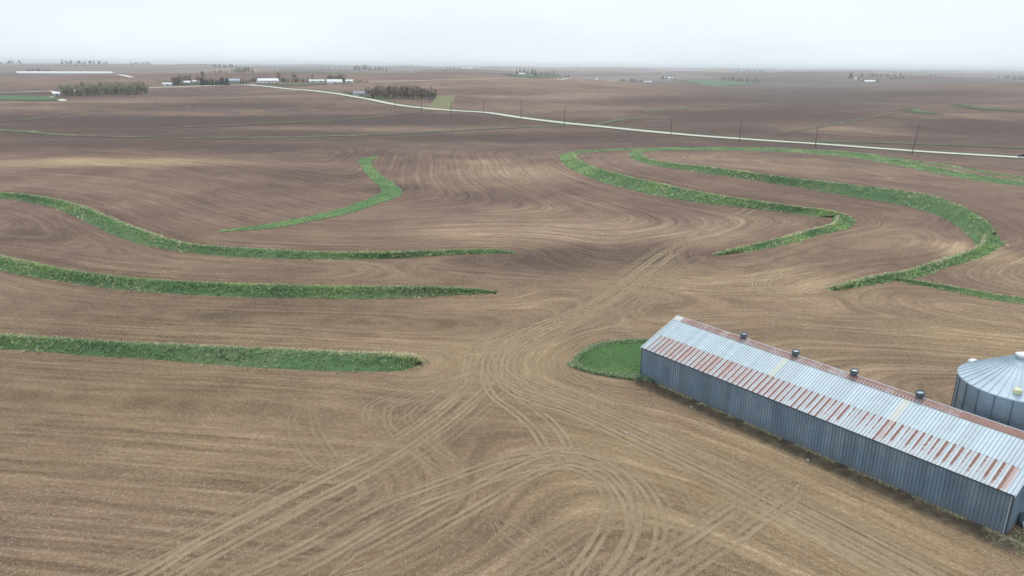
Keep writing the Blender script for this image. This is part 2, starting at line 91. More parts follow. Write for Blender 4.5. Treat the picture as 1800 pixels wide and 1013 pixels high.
TREES = [('windbreak', 'olive', -499.43, 826.35, 14.4), ('windbreak', 'olive', -496.48, 826.29, 10.9), ('windbreak', 'olive', -498.48, 837.26, 11.2), ('windbreak', 'olive', -491.62, 829.05, 10.8), ('windbreak', 'olive', -486.28, 828.32, 10.6), ('windbreak', 'olive', -491.63, 842.71, 11.8), ('windbreak', 'olive', -483.47, 832.01, 11.9), ('windbreak', 'olive', -479.57, 836.34, 13.9), ('windbreak', 'olive', -484.1, 846.93, 12.8), ('windbreak', 'olive', -476.58, 840.09, 11.8), ('windbreak', 'olive', -471.1, 838.82, 12.3), ('windbreak', 'olive', -475.14, 850.68, 12.5), ('windbreak', 'olive', -467.57, 845.96, 11.8), ('windbreak', 'olive', -466.0, 850.69, 12.8), ('windbreak', 'olive', -464.21, 855.05, 11.7), ('windbreak', 'olive', -458.31, 849.53, 11.1), ('windbreak', 'olive', -455.6, 851.82, 14.0), ('windbreak', 'olive', -453.06, 853.05, 10.8), ('windbreak', 'olive', -452.93, 860.88, 14.2), ('windbreak', 'olive', -445.33, 853.08, 11.8), ('windbreak', 'olive', -444.08, 860.86, 11.5), ('windbreak', 'olive', -438.74, 855.8, 13.8), ('windbreak', 'olive', -441.21, 868.46, 12.8), ('windbreak', 'olive', -434.54, 860.58, 14.0), ('windbreak', 'olive', -431.66, 864.13, 10.2), ('windbreak', 'olive', -431.93, 872.68, 12.8), ('windbreak', 'olive', -515.71, 857.04, 11.2), ('windbreak', 'olive', -512.77, 860.82, 12.7), ('windbreak', 'olive', -505.06, 862.85, 12.6), ('windbreak', 'olive', -501.04, 869.45, 14.0), ('windbreak', 'olive', -498.74, 875.76, 12.3), ('windbreak', 'olive', -491.61, 876.69, 11.7), ('windbreak', 'olive', -488.13, 878.62, 13.1), ('windbreak', 'olive', -483.85, 882.63, 12.5), ('windbreak', 'olive', -475.28, 878.79, 14.2), ('windbreak', 'olive', -473.49, 890.17, 13.5), ('windbreak', 'olive', -464.06, 885.39, 12.2), ('windbreak', 'olive', -462.99, 889.92, 11.5), ('windbreak', 'olive', -453.39, 891.62, 12.4), ('windbreak', 'olive', -450.51, 901.5, 14.2), ('grove', 'grey', -133.99, 685.93, 11.3), ('grove', 'grey', -129.6, 682.47, 8.9), ('grove', 'grey', -129.94, 687.51, 9.0), ('grove', 'grey', -125.83, 686.97, 11.0), ('grove', 'grey', -124.13, 689.76, 12.0), ('grove', 'grey', -121.34, 692.55, 9.2), ('grove', 'grey', -118.12, 688.1, 10.2), ('grove', 'grey', -114.89, 686.57, 11.9), ('grove', 'grey', -111.88, 683.5, 9.4), ('grove', 'grey', -109.41, 680.4, 12.0), ('grove', 'grey', -108.54, 687.21, 11.2), ('grove', 'grey', -104.27, 687.12, 11.5), ('grove', 'grey', -100.65, 679.84, 9.8), ('grove', 'grey', -99.17, 682.82, 11.5), ('grove', 'grey', -96.77, 682.76, 11.8), ('grove', 'grey', -91.95, 675.75, 11.2), ('grove', 'grey', -92.2, 684.16, 10.6), ('grove', 'grey', -86.89, 675.89, 10.7), ('grove', 'grey', -84.9, 682.65, 9.4), ('grove', 'grey', -83.39, 681.12, 9.7), ('grove', 'grey', -81.03, 679.56, 8.8), ('grove', 'grey', -76.9, 673.98, 10.0), ('grove', 'grey', -74.42, 676.72, 11.6), ('grove', 'grey', -71.34, 674.49, 9.7), ('grove', 'grey', -134.9, 728.93, 10.0), ('grove', 'grey', -130.95, 725.14, 11.3), ('grove', 'grey', -126.88, 725.5, 9.4), ('grove', 'grey', -123.67, 714.49, 9.6), ('grove', 'grey', -119.91, 720.37, 9.0), ('grove', 'grey', -115.73, 718.8, 10.3), ('grove', 'grey', -111.91, 713.34, 11.3), ('grove', 'grey', -106.58, 705.8, 8.6), ('grove', 'grey', -102.76, 708.32, 11.2), ('grove', 'grey', -97.86, 707.47, 10.6), ('grove', 'grey', -93.48, 703.23, 11.1), ('grove', 'grey', -90.1, 704.56, 10.3), ('grove', 'grey', -88.57, 703.79, 10.8), ('grove', 'grey', -83.77, 703.95, 8.8), ('housepine', 'pine', -178.97, 787.69, 3), ('housepine', 'pine', -174.11, 778.96, 3.6), ('housepine', 'pine', -167.63, 761.23, 3.2), ('housepine', 'pine', -165.58, 760.91, 3), ('housepine', 'pine', -159.6, 752.58, 3), ('housepine', 'pine', -154.41, 738.46, 3), ('farmwest', 'grey', -451.13, 992.19, 11.8), ('farmwest', 'grey', -448.78, 990.29, 11.3), ('farmwest', 'grey', -445.42, 990.34, 11.9), ('farmwest', 'grey', -444.91, 994.36, 11.3), ('farmwest', 'grey', -440.9, 992.16, 14.0), ('farmwest', 'grey', -443.96, 1009.28, 11.3), ('farmwest', 'grey', -441.58, 1010.17, 11.4), ('farmwest', 'grey', -438.07, 1010.17, 11.1), ('farmwest', 'grey', -425.32, 1005.78, 11.6), ('farmwest', 'grey', -421.35, 1010.35, 9.3), ('farmwest', 'grey', -417.77, 1010.59, 10.4), ('pinerow', 'pine', -411.64, 986.1, 9.7), ('pinerow', 'pine', -410.55, 986.68, 9.3), ('pinerow', 'pine', -408.67, 988.66, 8.8), ('pinerow', 'pine', -406.65, 990.49, 8.0), ('pinerow', 'pine', -405.33, 992.07, 7.8), ('pinerow', 'pine', -402.9, 993.49, 8.8), ('pinerow', 'pine', -398.36, 988.85, 8.3), ('pinerow', 'pine', -398.26, 991.92, 7.9), ('pinerow', 'pine', -396.27, 994.66, 7.9), ('pinerow', 'pine', -393.56, 993.22, 7.7), ('pinerow', 'pine', -390.73, 991.18, 7.7), ('pinerow', 'pine', -390.26, 996.49, 8.7), ('pinerow', 'pine', -388.11, 994.08, 10.0), ('pinerow', 'pine', -387.22, 999.02, 9.8), ('pinerow', 'pine', -382.3, 995.3, 9.9), ('pinerow', 'pine', -379.27, 993.21, 9.7), ('lonetall', 'grey', -437.25, 1053.61, 12.6), ('farmback', 'olive', -696.5, 1724.1, 10.0), ('farmback', 'olive', -674.4, 1690.2, 9.9), ('farmback', 'olive', -731.4, 1846.9, 11.6), ('farmback', 'olive', -668.2, 1707.0, 10.7), ('farmback', 'olive', -685.6, 1762.0, 10.1), ('farmback', 'olive', -716.1, 1858.5, 11.4), ('farmback', 'olive', -686.0, 1797.3, 10.6), ('farmback', 'olive', -667.9, 1779.3, 10.7), ('farmback', 'grey', -674.4, 1821.8, 13.8), ('farmback', 'grey', -666.9, 1818.6, 15.9), ('farmback', 'grey', -657.9, 1810.8, 16.5), ('farmback', 'grey', -665.9, 1854.9, 16.1), ('farmback', 'grey', -623.9, 1752.1, 14.7), ('farmback', 'grey', -632.5, 1792.2, 15.2), ('farmback', 'grey', -652.4, 1877.5, 15.1), ('farmmid', 'grey', -329.13, 1051.15, 11.8), ('farmmid', 'grey', -306.45, 1047.41, 12.1), ('poplar', 'poplar', -273.28, 1016.87, 11.7), ('smallpines', 'pine', -370.12, 1013.95, 5.2), ('smallpines', 'pine', -367.82, 1017.03, 5.8), ('smallpines', 'pine', -367.49, 1022.23, 3.5), ('smallpines', 'pine', -362.84, 1016.54, 4.6), ('smallpines', 'pine', -362.6, 1026.2, 4.8), ('smallpines', 'pine', -331.78, 1028.3, 5.7), ('smallpines', 'pine', -329.54, 1029.37, 4.8), ('smallpines', 'pine', -327.96, 1035.44, 6.0), ('smallpines', 'pine', -322.52, 1030.88, 4.9), ('smallpines', 'pine', -318.07, 1030.37, 6.6), ('smallpines', 'pine', -315.17, 1026.95, 6.1), ('smallpines', 'pine', -313.41, 1031.68, 6.2), ('smallpines', 'pine', -308.82, 1027.09, 4.4), ('smallpines', 'pine', -301.15, 1020.8, 4.8), ('smallpines', 'pine', -298.08, 1020.91, 4.5), ('smallpines', 'pine', -296.45, 1021.65, 6.0), ('smallpines', 'pine', -294.33, 1027.1, 5.5), ('smallpines', 'pine', -287.93, 1020.6, 4.7), ('smallpines', 'pine', -284.76, 1016.91, 5.3), ('smallpines', 'pine', -281.73, 1023.01, 5.9), ('shelter', 'grey', -249.29, 1001.76, 9.7), ('shelter', 'grey', -247.0, 1004.95, 9.7), ('shelter', 'grey', -245.86, 1003.64, 11.3), ('shelter', 'grey', -242.75, 1007.53, 9.8), ('shelter', 'grey', -237.69, 997.1, 10.0), ('shelter', 'grey', -236.56, 1003.26, 9.5), ('shelter', 'grey', -232.72, 997.78, 11.1), ('shelter', 'grey', -230.61, 1001.57, 11.1), ('shelter', 'grey', -226.83, 1000.62, 11.3), ('lowscrub', 'grey', -206.72, 979.86, 3.3), ('lowscrub', 'grey', -201.33, 968.72, 3.7), ('lowscrub', 'grey', -200.78, 981.5, 3.7), ('lowscrub', 'grey', -195.89, 973.22, 3.3), ('lowscrub', 'grey', -190.02, 960.68, 3.4), ('lowscrub', 'grey', -189.04, 967.97, 3.4), ('horizon0', 'blue', -2973.4, 4366.4, 26), ('horizon0', 'blue', -3053.3, 4514.5, 26), ('horizon0', 'blue', -2886.4, 4297.2, 26), ('horizon0', 'blue', -2759.8, 4122.5, 24.2), ('horizon0', 'blue', -2754.5, 4140.0, 20.2), ('horizon0', 'blue', -2916.7, 4414.4, 24.4), ('horizon0', 'blue', -2781.6, 4239.4, 26), ('horizon0', 'blue', -2967.8, 4541.8, 26), ('horizon1', 'blue', -1685.0, 2605.9, 21.3), ('horizon1', 'blue', -1670.2, 2606.1, 21.2), ('horizon1', 'blue', -1536.1, 2400.9, 16.0), ('horizon1', 'blue', -1549.1, 2444.9, 18.6), ('horizon1', 'blue', -1617.2, 2557.0, 21.1), ('horizon1', 'blue', -1670.4, 2663.0, 20.9), ('horizon1', 'blue', -1613.6, 2583.7, 17.2), ('horizon1', 'blue', -1654.0, 2658.9, 21.7), ('horizon1', 'blue', -1644.0, 2658.6, 22.2), ('horizon2', 'blue', -2156.8, 3597.9, 24.4), ('horizon2', 'blue', -2062.7, 3470.3, 22.1), ('horizon2', 'blue', -2214.9, 3746.5, 18.7), ('horizon2', 'blue', -2201.5, 3746.0, 24.4), ('horizon2', 'blue', -2024.8, 3475.8, 16.3), ('horizon2', 'blue', -2126.0, 3675.3, 20.6), ('horizon2', 'blue', -2136.3, 3701.1, 19.9), ('horizon2', 'blue', -2005.5, 3499.3, 16.3), ('horizon2', 'blue', -2116.2, 3718.5, 19.5), ('horizon2', 'blue', -2112.4, 3748.8, 20.0), ('horizon2', 'blue', -2019.7, 3597.6, 20.3), ('horizon2', 'blue', -2138.1, 3835.4, 22.6), ('horizon2', 'blue', -2065.0, 3744.4, 20.5), ('horizon2', 'blue', -2016.7, 3670.2, 17.2), ('horizon2', 'blue', -1934.5, 3555.9, 16.3), ('horizon2', 'blue', -2096.2, 3875.4, 20.6), ('horizon3', 'blue', -2484.2, 4888.5, 26.0), ('horizon3', 'blue', -2431.7, 4810.6, 17.2), ('horizon3', 'blue', -2391.6, 4762.5, 22.2), ('horizon3', 'blue', -2405.0, 4821.8, 22.8), ('horizon3', 'blue', -2474.7, 5000.5, 18.0), ('horizon3', 'blue', -2368.2, 4812.1, 21.9), ('horizon3', 'blue', -2451.1, 5021.5, 25.3), ('horizon3', 'blue', -2466.6, 5091.1, 22.2), ('horizon3', 'blue', -2478.7, 5145.6, 18.5), ('horizon4', 'blue', -1448.9, 3635.1, 19.2), ('horizon4', 'blue', -1376.6, 3474.8, 17.1), ('horizon4', 'blue', -1387.6, 3548.1, 20.1), ('horizon4', 'blue', -1379.2, 3581.5, 19.4), ('horizon4', 'blue', -1327.6, 3469.3, 15.7), ('horizon4', 'blue', -1292.2, 3430.3, 19.9), ('horizon4', 'blue', -1361.4, 3640.9, 18.9), ('horizon4', 'blue', -1266.4, 3433.0, 14.8), ('horizon5', 'blue', -1769.0, 4971.5, 12.9), ('horizon5', 'blue', -1647.7, 4819.8, 13.3), ('horizon5', 'blue', -1685.1, 4980.6, 17.6), ('horizon5', 'blue', -1589.5, 4894.3, 17.3), ('horizon5', 'blue', -1540.4, 4844.9, 18.7), ('horizon5', 'blue', -1541.4, 4976.4, 18.6), ('horizon5', 'blue', -1546.2, 5080.7, 13.6), ('horizon5', 'blue', -1496.3, 5120.7, 17.1), ('horizon6', 'blue', -1418.8, 5573.0, 14.3), ('horizon6', 'blue', -1296.5, 5264.3, 16.0), ('horizon6', 'blue', -1242.3, 5262.2, 13.7), ('horizon6', 'blue', -1256.2, 5431.8, 20.7), ('horizon6', 'blue', -1209.7, 5430.6, 21.1), ('horizon6', 'blue', -1082.3, 5113.4, 13.9), ('horizon6', 'blue', -1097.4, 5437.7, 15.0), ('horizon6', 'blue', -1081.5, 5577.4, 18.3), ('horizon6', 'blue', -969.5, 5277.4, 12.9), ('horizon6', 'blue', -919.1, 5256.3, 15.4), ('horizon6', 'blue', -905.0, 5489.6, 16.9), ('horizon6', 'blue', -829.8, 5255.3, 14.4), ('horizon7', 'blue', -715.9, 3375.6, 22.5), ('horizon7', 'blue', -721.1, 3457.9, 24.7), ('horizon7', 'blue', -692.7, 3375.8, 22.1), ('horizon7', 'blue', -717.7, 3609.9, 25.9), ('horizon7', 'blue', -724.9, 3684.4, 23.8), ('horizon7', 'blue', -651.7, 3371.5, 19.8), ('horizon7', 'blue', -659.2, 3468.4, 17.1), ('horizon7', 'blue', -668.7, 3638.2, 21.2), ('horizon7', 'blue', -665.3, 3704.1, 23.5), ('horizon7', 'blue', -620.5, 3512.2, 17.9), ('horizon7', 'blue', -631.7, 3641.6, 18.7), ('horizon7', 'blue', -615.7, 3644.5, 25.7), ('horizon8', 'blue', -282.3, 3101.5, 10.8), ('horizon8', 'blue', -294.0, 3338.0, 11.6), ('horizon8', 'blue', -279.3, 3308.9, 11.2), ('horizon8', 'blue', -267.0, 3347.5, 13.0), ('hillfarm', 'pine', 6.52, 1528.82, 10.2), ('hillfarm', 'pine', 24.74, 2948.48, 22.9), ('hillfarm', 'pine', 34.84, 2953.85, 18.2), ('hillfarm', 'pine', 42.62, 2978.57, 21.9), ('hillfarm', 'pine', 56.77, 2967.19, 19.7), ('hillfarm', 'pine', 71.55, 3007.83, 18.9), ('hillfarm', 'pine', 78.7, 3020.52, 21.9), ('hillfarm', 'pine', 88.61, 3021.81, 21.2), ('hillfarm', 'pine', 79.23, 2957.44, 14.1), ('hillfarm', 'pine', 40.0, 1414.57, 6.4), ('hillfarm', 'pine', 42.67, 1428.5, 6.7), ('hillfarm', 'pine', 96.52, 2949.7, 12.8), ('hillfarm', 'pine', 103.73, 2946.52, 14.5), ('hillfarm', 'pine', 110.57, 2965.87, 14.8), ('hillfarm', 'pine', 114.6, 2971.63, 11.9), ('hillfarm', 'pine', 122.87, 2950.23, 16.0), ('hillfarm', 'pine', 131.18, 2976.34, 15.4), ('hillfarm', 'grey', 134.68, 2955.58, 18.0), ('hillfarm', 'grey', 142.85, 2933.89, 20.0), ('hillfarm', 'grey', 152.23, 2957.32, 17.2), ('hillfarm', 'grey', 159.02, 2954.31, 20.5), ('hillfarm', 'grey', 133.0, 2741.6, 18.2), ('hillfarm', 'grey', 144.9, 2797.6, 19.1), ('hillfarm', 'grey', 148.5, 2710.4, 12.9), ('hillfarm', 'grey', 142.9, 2564.6, 15.0), ('hillfarm', 'grey', 166.1, 2809.9, 18.7), ('hillfarm', 'grey', 165.2, 2642.1, 13.2), ('hillfarm', 'grey', 167.6, 2612.0, 15.2), ('hillfarm', 'grey', 190.6, 2790.9, 14.4), ('hillfarm', 'grey', 189.3, 2697.8, 16.8), ('hillfarm', 'grey', 203.2, 2772.1, 17.1), ('horizon9', 'blue', 419.9, 5051.2, 13.0), ('horizon9', 'blue', 443.7, 5176.3, 16.2), ('horizon9', 'blue', 479.7, 4970.7, 13.9), ('horizon9', 'blue', 486.5, 4926.2, 12.4), ('horizon9', 'blue', 543.5, 5106.1, 13.9), ('horizon9', 'blue', 585.8, 5203.2, 13.8), ('eastfarm', 'grey', 304.7, 2107.6, 9.7), ('eastfarm', 'grey', 316.2, 2170.2, 8.8), ('eastfarm', 'grey', 305.3, 2044.2, 8.6), ('eastfarm', 'grey', 317.6, 2028.8, 11.2), ('eastfarm', 'grey', 326.1, 2042.5, 8.6), ('eastfarm', 'grey', 338.4, 2100.7, 9.8), ('eastfarm', 'grey', 340.2, 2076.5, 9.9), ('eastfarm', 'grey', 359.0, 2108.0, 9.2), ('eastfarm', 'grey', 347.7, 2019.9, 9.7), ('eastpine', 'pine', 518.63, 2625.6, 12.6), ('eastpine', 'pine', 523.3, 2622.36, 14.3), ('eastpine', 'pine', 536.71, 2645.17, 14.8), ('eastpine', 'pine', 545.84, 2657.7, 13.6), ('eastpine', 'pine', 551.84, 2655.21, 13.6), ('eastpine', 'pine', 548.82, 2612.09, 11.5), ('eastpine', 'pine', 557.35, 2612.93, 13.2), ('eastrow', 'pine', 696.16, 2507.51, 10.9), ('eastrow', 'pine', 712.58, 2529.39, 13.0), ('eastrow', 'pine', 719.89, 2505.08, 12.2), ('eastrow', 'pine', 720.45, 2474.44, 12.1), ('eastrow', 'pine', 732.55, 2501.28, 15.9), ('eastrow', 'pine', 736.84, 2462.6, 13.1), ('eastrow', 'pine', 741.15, 2447.66, 13.9), ('eastrow', 'pine', 745.27, 2438.83, 10.9), ('eastrow', 'pine', 752.27, 2424.5, 12.4), ('eastrow', 'pine', 758.24, 2433.17, 11.8), ('eastrow', 'pine', 762.47, 2414.75, 8.3), ('eastrow', 'pine', 776.2, 2427.06, 12.5), ('eastrow', 'pine', 781.16, 2417.48, 15.7), ('eastrow', 'pine', 784.29, 2396.19, 9.8), ('horizon10', 'blue', 1065.4, 3636.4, 17.2), ('horizon10', 'blue', 1104.9, 3706.1, 18.7), ('horizon10', 'blue', 1151.9, 3765.3, 17.8), ('horizon10', 'blue', 1174.6, 3769.9, 20.9), ('horizon10', 'blue', 1154.0, 3645.8, 16.3), ('horizon10', 'blue', 1198.0, 3730.4, 19.0), ('horizon10', 'blue', 1176.9, 3603.0, 17.1), ('horizon10', 'blue', 1225.6, 3716.1, 19.1), ('horizon11', 'blue', 1234.3, 3418.5, 19.3), ('horizon11', 'blue', 1276.2, 3492.1, 18.4), ('horizon11', 'blue', 1301.3, 3543.3, 20.6), ('horizon11', 'blue', 1316.7, 3531.8, 19.6), ('horizon11', 'blue', 1276.0, 3404.7, 16.7), ('rightfarm', 'pine', 1091.1, 2437.4, 18.3), ('rightfarm', 'pine', 1113.4, 2474.5, 18.3), ('rightfarm', 'pine', 1097.0, 2383.2, 11.6), ('rightfarm', 'pine', 1142.9, 2464.4, 14.4), ('rightfarm', 'pine', 1073.5, 2298.2, 10.3), ('rightfarm', 'pine', 1067.0, 2265.6, 9.1), ('rightfarm', 'pine', 1164.6, 2461.8, 9.5), ('rightfarm', 'pine', 1168.3, 2448.7, 11.6), ('rightfarm', 'pine', 1176.4, 2452.1, 10.7), ('rightfarm', 'pine', 1185.8, 2451.6, 9.7), ('rightfarm', 'pine', 1080.4, 2228.0, 13.4), ('rightfarm', 'pine', 1183.0, 2418.7, 11.9), ('rightrow', 'grey', 1182.8, 2374.7, 12.1), ('rightrow', 'grey', 1148.8, 2286.4, 10.7), ('rightrow', 'grey', 1141.0, 2258.5, 10.6), ('rightrow', 'grey', 1214.2, 2394.4, 11.0), ('rightrow', 'grey', 1149.5, 2256.2, 11.7), ('rightrow', 'grey', 1177.5, 2290.1, 10.5), ('rightrow', 'grey', 1247.0, 2422.0, 11.9), ('rightrow', 'grey', 1188.3, 2288.1, 10.9), ('horizon12', 'blue', 1746.5, 3149.7, 11.9), ('horizon12', 'blue', 1727.1, 3081.1, 12.0), ('horizon13', 'blue', 2340.3, 3620.4, 22.6), ('horizon13', 'blue', 2229.3, 3410.2, 19.7), ('horizon13', 'blue', 2225.3, 3394.4, 24.0), ('horizon13', 'blue', 2390.1, 3625.6, 22.4), ('horizon13', 'blue', 2287.1, 3429.4, 24.8), ('horizon13', 'blue', 2234.3, 3337.3, 23.1), ('horizon13', 'blue', 2276.3, 3376.5, 24.8), ('horizon13', 'blue', 2272.0, 3348.7, 21.6), ('horizon14', 'blue', 2671.0, 5043.4, 13.9), ('horizon14', 'blue', 2637.8, 4810.4, 13.4), ('horizon14', 'blue', 2669.2, 4826.4, 13.5), ('horizon14', 'blue', 2734.0, 4793.9, 14.8), ('horizon14', 'blue', 2884.8, 4956.9, 14.1), ('horizon14', 'blue', 2702.7, 4546.3, 16.1)]
BUILDINGS = [('hog_barn_long', -1292.81, 2166.17, 237.3, 8.4), ('hog_barn_far', -1485.0, 2490.9, 80.2, 5.0), ('white_tank_shed', -511.59, 832.88, 6.2, 3.9), ('white_trailer', -508.22, 874.0, 12.8, 2.4), ('long_feeder', -455.95, 983.69, 11.1, 2.1), ('farm_house_west', -438.95, 1001.94, 9.5, 4.3), ('farm_shed_west', -432.16, 1016.03, 7.0, 3.1), ('blue_shed', -385.59, 1031.53, 14.8, 4.4), ('dark_shed', -354.3, 1044.97, 22.7, 5.2), ('white_house', -336.77, 1024.96, 27.3, 5.5), ('white_shed_a', -271.66, 1012.18, 9.9, 3.3), ('white_shed_b', -260.54, 1009.39, 10.7, 2.6), ('white_shed_c', -234.46, 978.58, 19.1, 5.6), ('white_shed_d', -218.51, 994.63, 9.7, 3.2), ('white_ranch_house', -150.63, 736.14, 13.1, 4.2), ('far_shed_a', -1122.6, 4150.9, 30.6, 6.8), ('far_shed_b', -1091.8, 4159.1, 27.2, 6.8), ('far_silo', -405.2, 2972.5, 5.9, 10.7), ('far_shed_c', -219.1, 3292.7, 15.7, 6.5), ('far_shed_d', -190.6, 3294.5, 23.5, 6.5), ('hill_shed_a', 31.35, 2939.23, 23.2, 7.0), ('hill_shed_b', 111.4, 2497.5, 15.8, 5.9), ('hill_shed_c', 151.8, 2495.4, 13.8, 5.9), ('hill_shed_d', 172.7, 2443.9, 17.4, 5.8), ('east_shed_a', 248.9, 1984.4, 22.1, 5.5), ('east_shed_b', 267.4, 1982.0, 11.1, 4.7), ('east_shed_c', 360.6, 2018.0, 24.3, 4.9), ('east_shed_d', 529.29, 2640.59, 17.0, 8.5), ('east_shed_e', 553.75, 2637.86, 23.4, 6.4), ('east_silo', 706.2, 3530.1, 7.1, 11.4), ('church', 1202.1, 5059.1, 12.3, 20.6), ('right_shed_a', 1078.3, 2365.9, 6.2, 10.3), ('right_shed_b', 1073.3, 2257.9, 29.6, 5.9), ('town_shed', 1202.1, 3393.4, 11.4, 8.5)]
CAR = (213.07, 304.27)
BIN = (49.51, 64.56, 4.98, 5.87, 8.77)
VENTS = [9.25, 15.54, 21.82, 28.06]
JUNK = (40.78, 49.21)
STONES = [(19.38, 70.22), (27.7, 59.39), (11.47, 64.34), (-8.81, 73.38)]
# ------------------------------------------------------------------ land form
def sstep(a, b, t):
    t = np.clip((t - a) / (b - a), 0.0, 1.0)
    return t * t * (3 - 2 * t)

_rs = np.random.RandomState(11)
WAVES = []
for _l, _a in ((2300, 4.2), (1700, 3.6), (1250, 3.2), (900, 2.7), (640, 1.9), (470, 1.1)):
    for _j in range(2):
        _t = _rs.uniform(0, math.pi)
        WAVES.append((2 * math.pi / _l * math.cos(_t), 2 * math.pi / _l * math.sin(_t), _rs.uniform(0, 6.28), _a))
FARW = []
for _l, _a in ((9000, 5.0), (6200, 4.5), (4100, 3.5)):
    for _j in range(2):
        _t = _rs.uniform(0, math.pi)
        FARW.append((2 * math.pi / _l * math.cos(_t), 2 * math.pi / _l * math.sin(_t), _rs.uniform(0, 6.28), _a))
HILLS = [  # x, y, radius x, radius y, height
    (78, 215, 75, 60, 4.0), (-175, 262, 120, 60, 3.5), 
    (-60, 400, 420, 70, -2.0), (-330, 640, 300, 130, 5.0), (420, 620, 300, 120, 4.0),
    (60, 780, 200, 160, 3.0), (-520, 1130, 420, 180, 5.0), (250, 1300, 500, 200, 5.0)]

def terrain(x, y):
    x = np.asarray(x, float); y = np.asarray(y, float)
    d = np.hypot(x, y)
    r1 = sstep(330, 950, d); r2 = sstep(1500, 6000, d)
    h = np.zeros(np.broadcast(x, y).shape)
    for kx, ky, p, a in WAVES:
        h = h + a * np.sin(kx * x + ky * y + p) * r1
    for kx, ky, p, a in FARW:
        h = h + a * np.sin(kx * x + ky * y + p) * r2
    for hx, hy, rx, ry, a in HILLS:
        h = h + a * np.exp(-((x - hx) / rx) ** 2 - ((y - hy) / ry) ** 2)
    h = h + 0.25 * np.sin(x / 23.0 + 1.0) * np.sin(y / 31.0) * sstep(95, 140, d)
    return h
def smooth_line(pts, step, closed=False):
    """Catmull-Rom through the points, resampled every `step` metres."""
    P = np.array(pts, float)
    Q = np.vstack([2 * P[0] - P[1], P, 2 * P[-1] - P[-2]])
    out = []
    for i in range(1, len(Q) - 2):
        n = max(2, int(np.linalg.norm((Q[i + 1] - Q[i])[:2]) / step))
        for j in range(n):
            t = j / n
            out.append(0.5 * (2 * Q[i] + (Q[i + 1] - Q[i - 1]) * t + (2 * Q[i - 1] - 5 * Q[i] + 4 * Q[i + 1] - Q[i + 2]) * t * t
                              + (3 * Q[i] - Q[i - 1] - 3 * Q[i + 1] + Q[i + 2]) * t ** 3))
    out.append(Q[-2])
    return np.array(out)

BANK_LINES = {k: [smooth_line(s, 1.5) for s in v] for k, v in BANKS.items()}    # rows: toe x, toe y, crest x, crest y, height

def seg_dist(X, Y, line):
    """distance from points to a polyline, and the signed side of the nearest segment"""
    best = np.full(X.shape, 1e9); side = np.zeros(X.shape); par = np.zeros(X.shape)
    for i in range(len(line) - 1):
        ax, ay = line[i][:2]; bx, by = line[i + 1][:2]
        dx, dy = bx - ax, by - ay
        l2 = dx * dx + dy * dy + 1e-9
        t = np.clip(((X - ax) * dx + (Y - ay) * dy) / l2, 0, 1)
        d = np.hypot(X - ax - t * dx, Y - ay - t * dy)
        m = d < best
        best = np.where(m, d, best)
        side = np.where(m, np.sign(dx * (Y - ay) - dy * (X - ax)), side)
        par = np.where(m, i + t, par)
    return best, side, par

def bank_lift(X, Y):
    """broad shoulder of soil that each terrace holds back on its uphill side"""
    lift = np.zeros(X.shape)
    for v in BANK_LINES.values():
        for st in v:
            cr = st[::4, 2:4]; toe = st[::4, 0:2]; hc = st[::4, 4]
            lo = cr.min(0) - 32; hi = cr.max(0) + 32
            m = (X > lo[0]) & (X < hi[0]) & (Y > lo[1]) & (Y < hi[1])
            if not m.any() or len(cr) < 3:
                continue
            d, s, par = seg_dist(X[m], Y[m], cr)
            k = len(cr) // 2
            e = cr[k] - cr[k - 1]; w = toe[k] - cr[k]
            toe_side = np.sign(e[0] * w[1] - e[1] * w[0])
            h = np.interp(par, np.arange(len(cr)), hc)
            ends = sstep(0.0, 3.0, par) * sstep(0.0, 3.0, len(cr) - 1 - par)
            v_ = 0.7 * h * sstep(1.2, 5.0, d) * (1 - sstep(6.0, 24.0, d)) * (s * toe_side < 0) * ends
            lift[m] = np.maximum(lift[m], v_)
    return lift

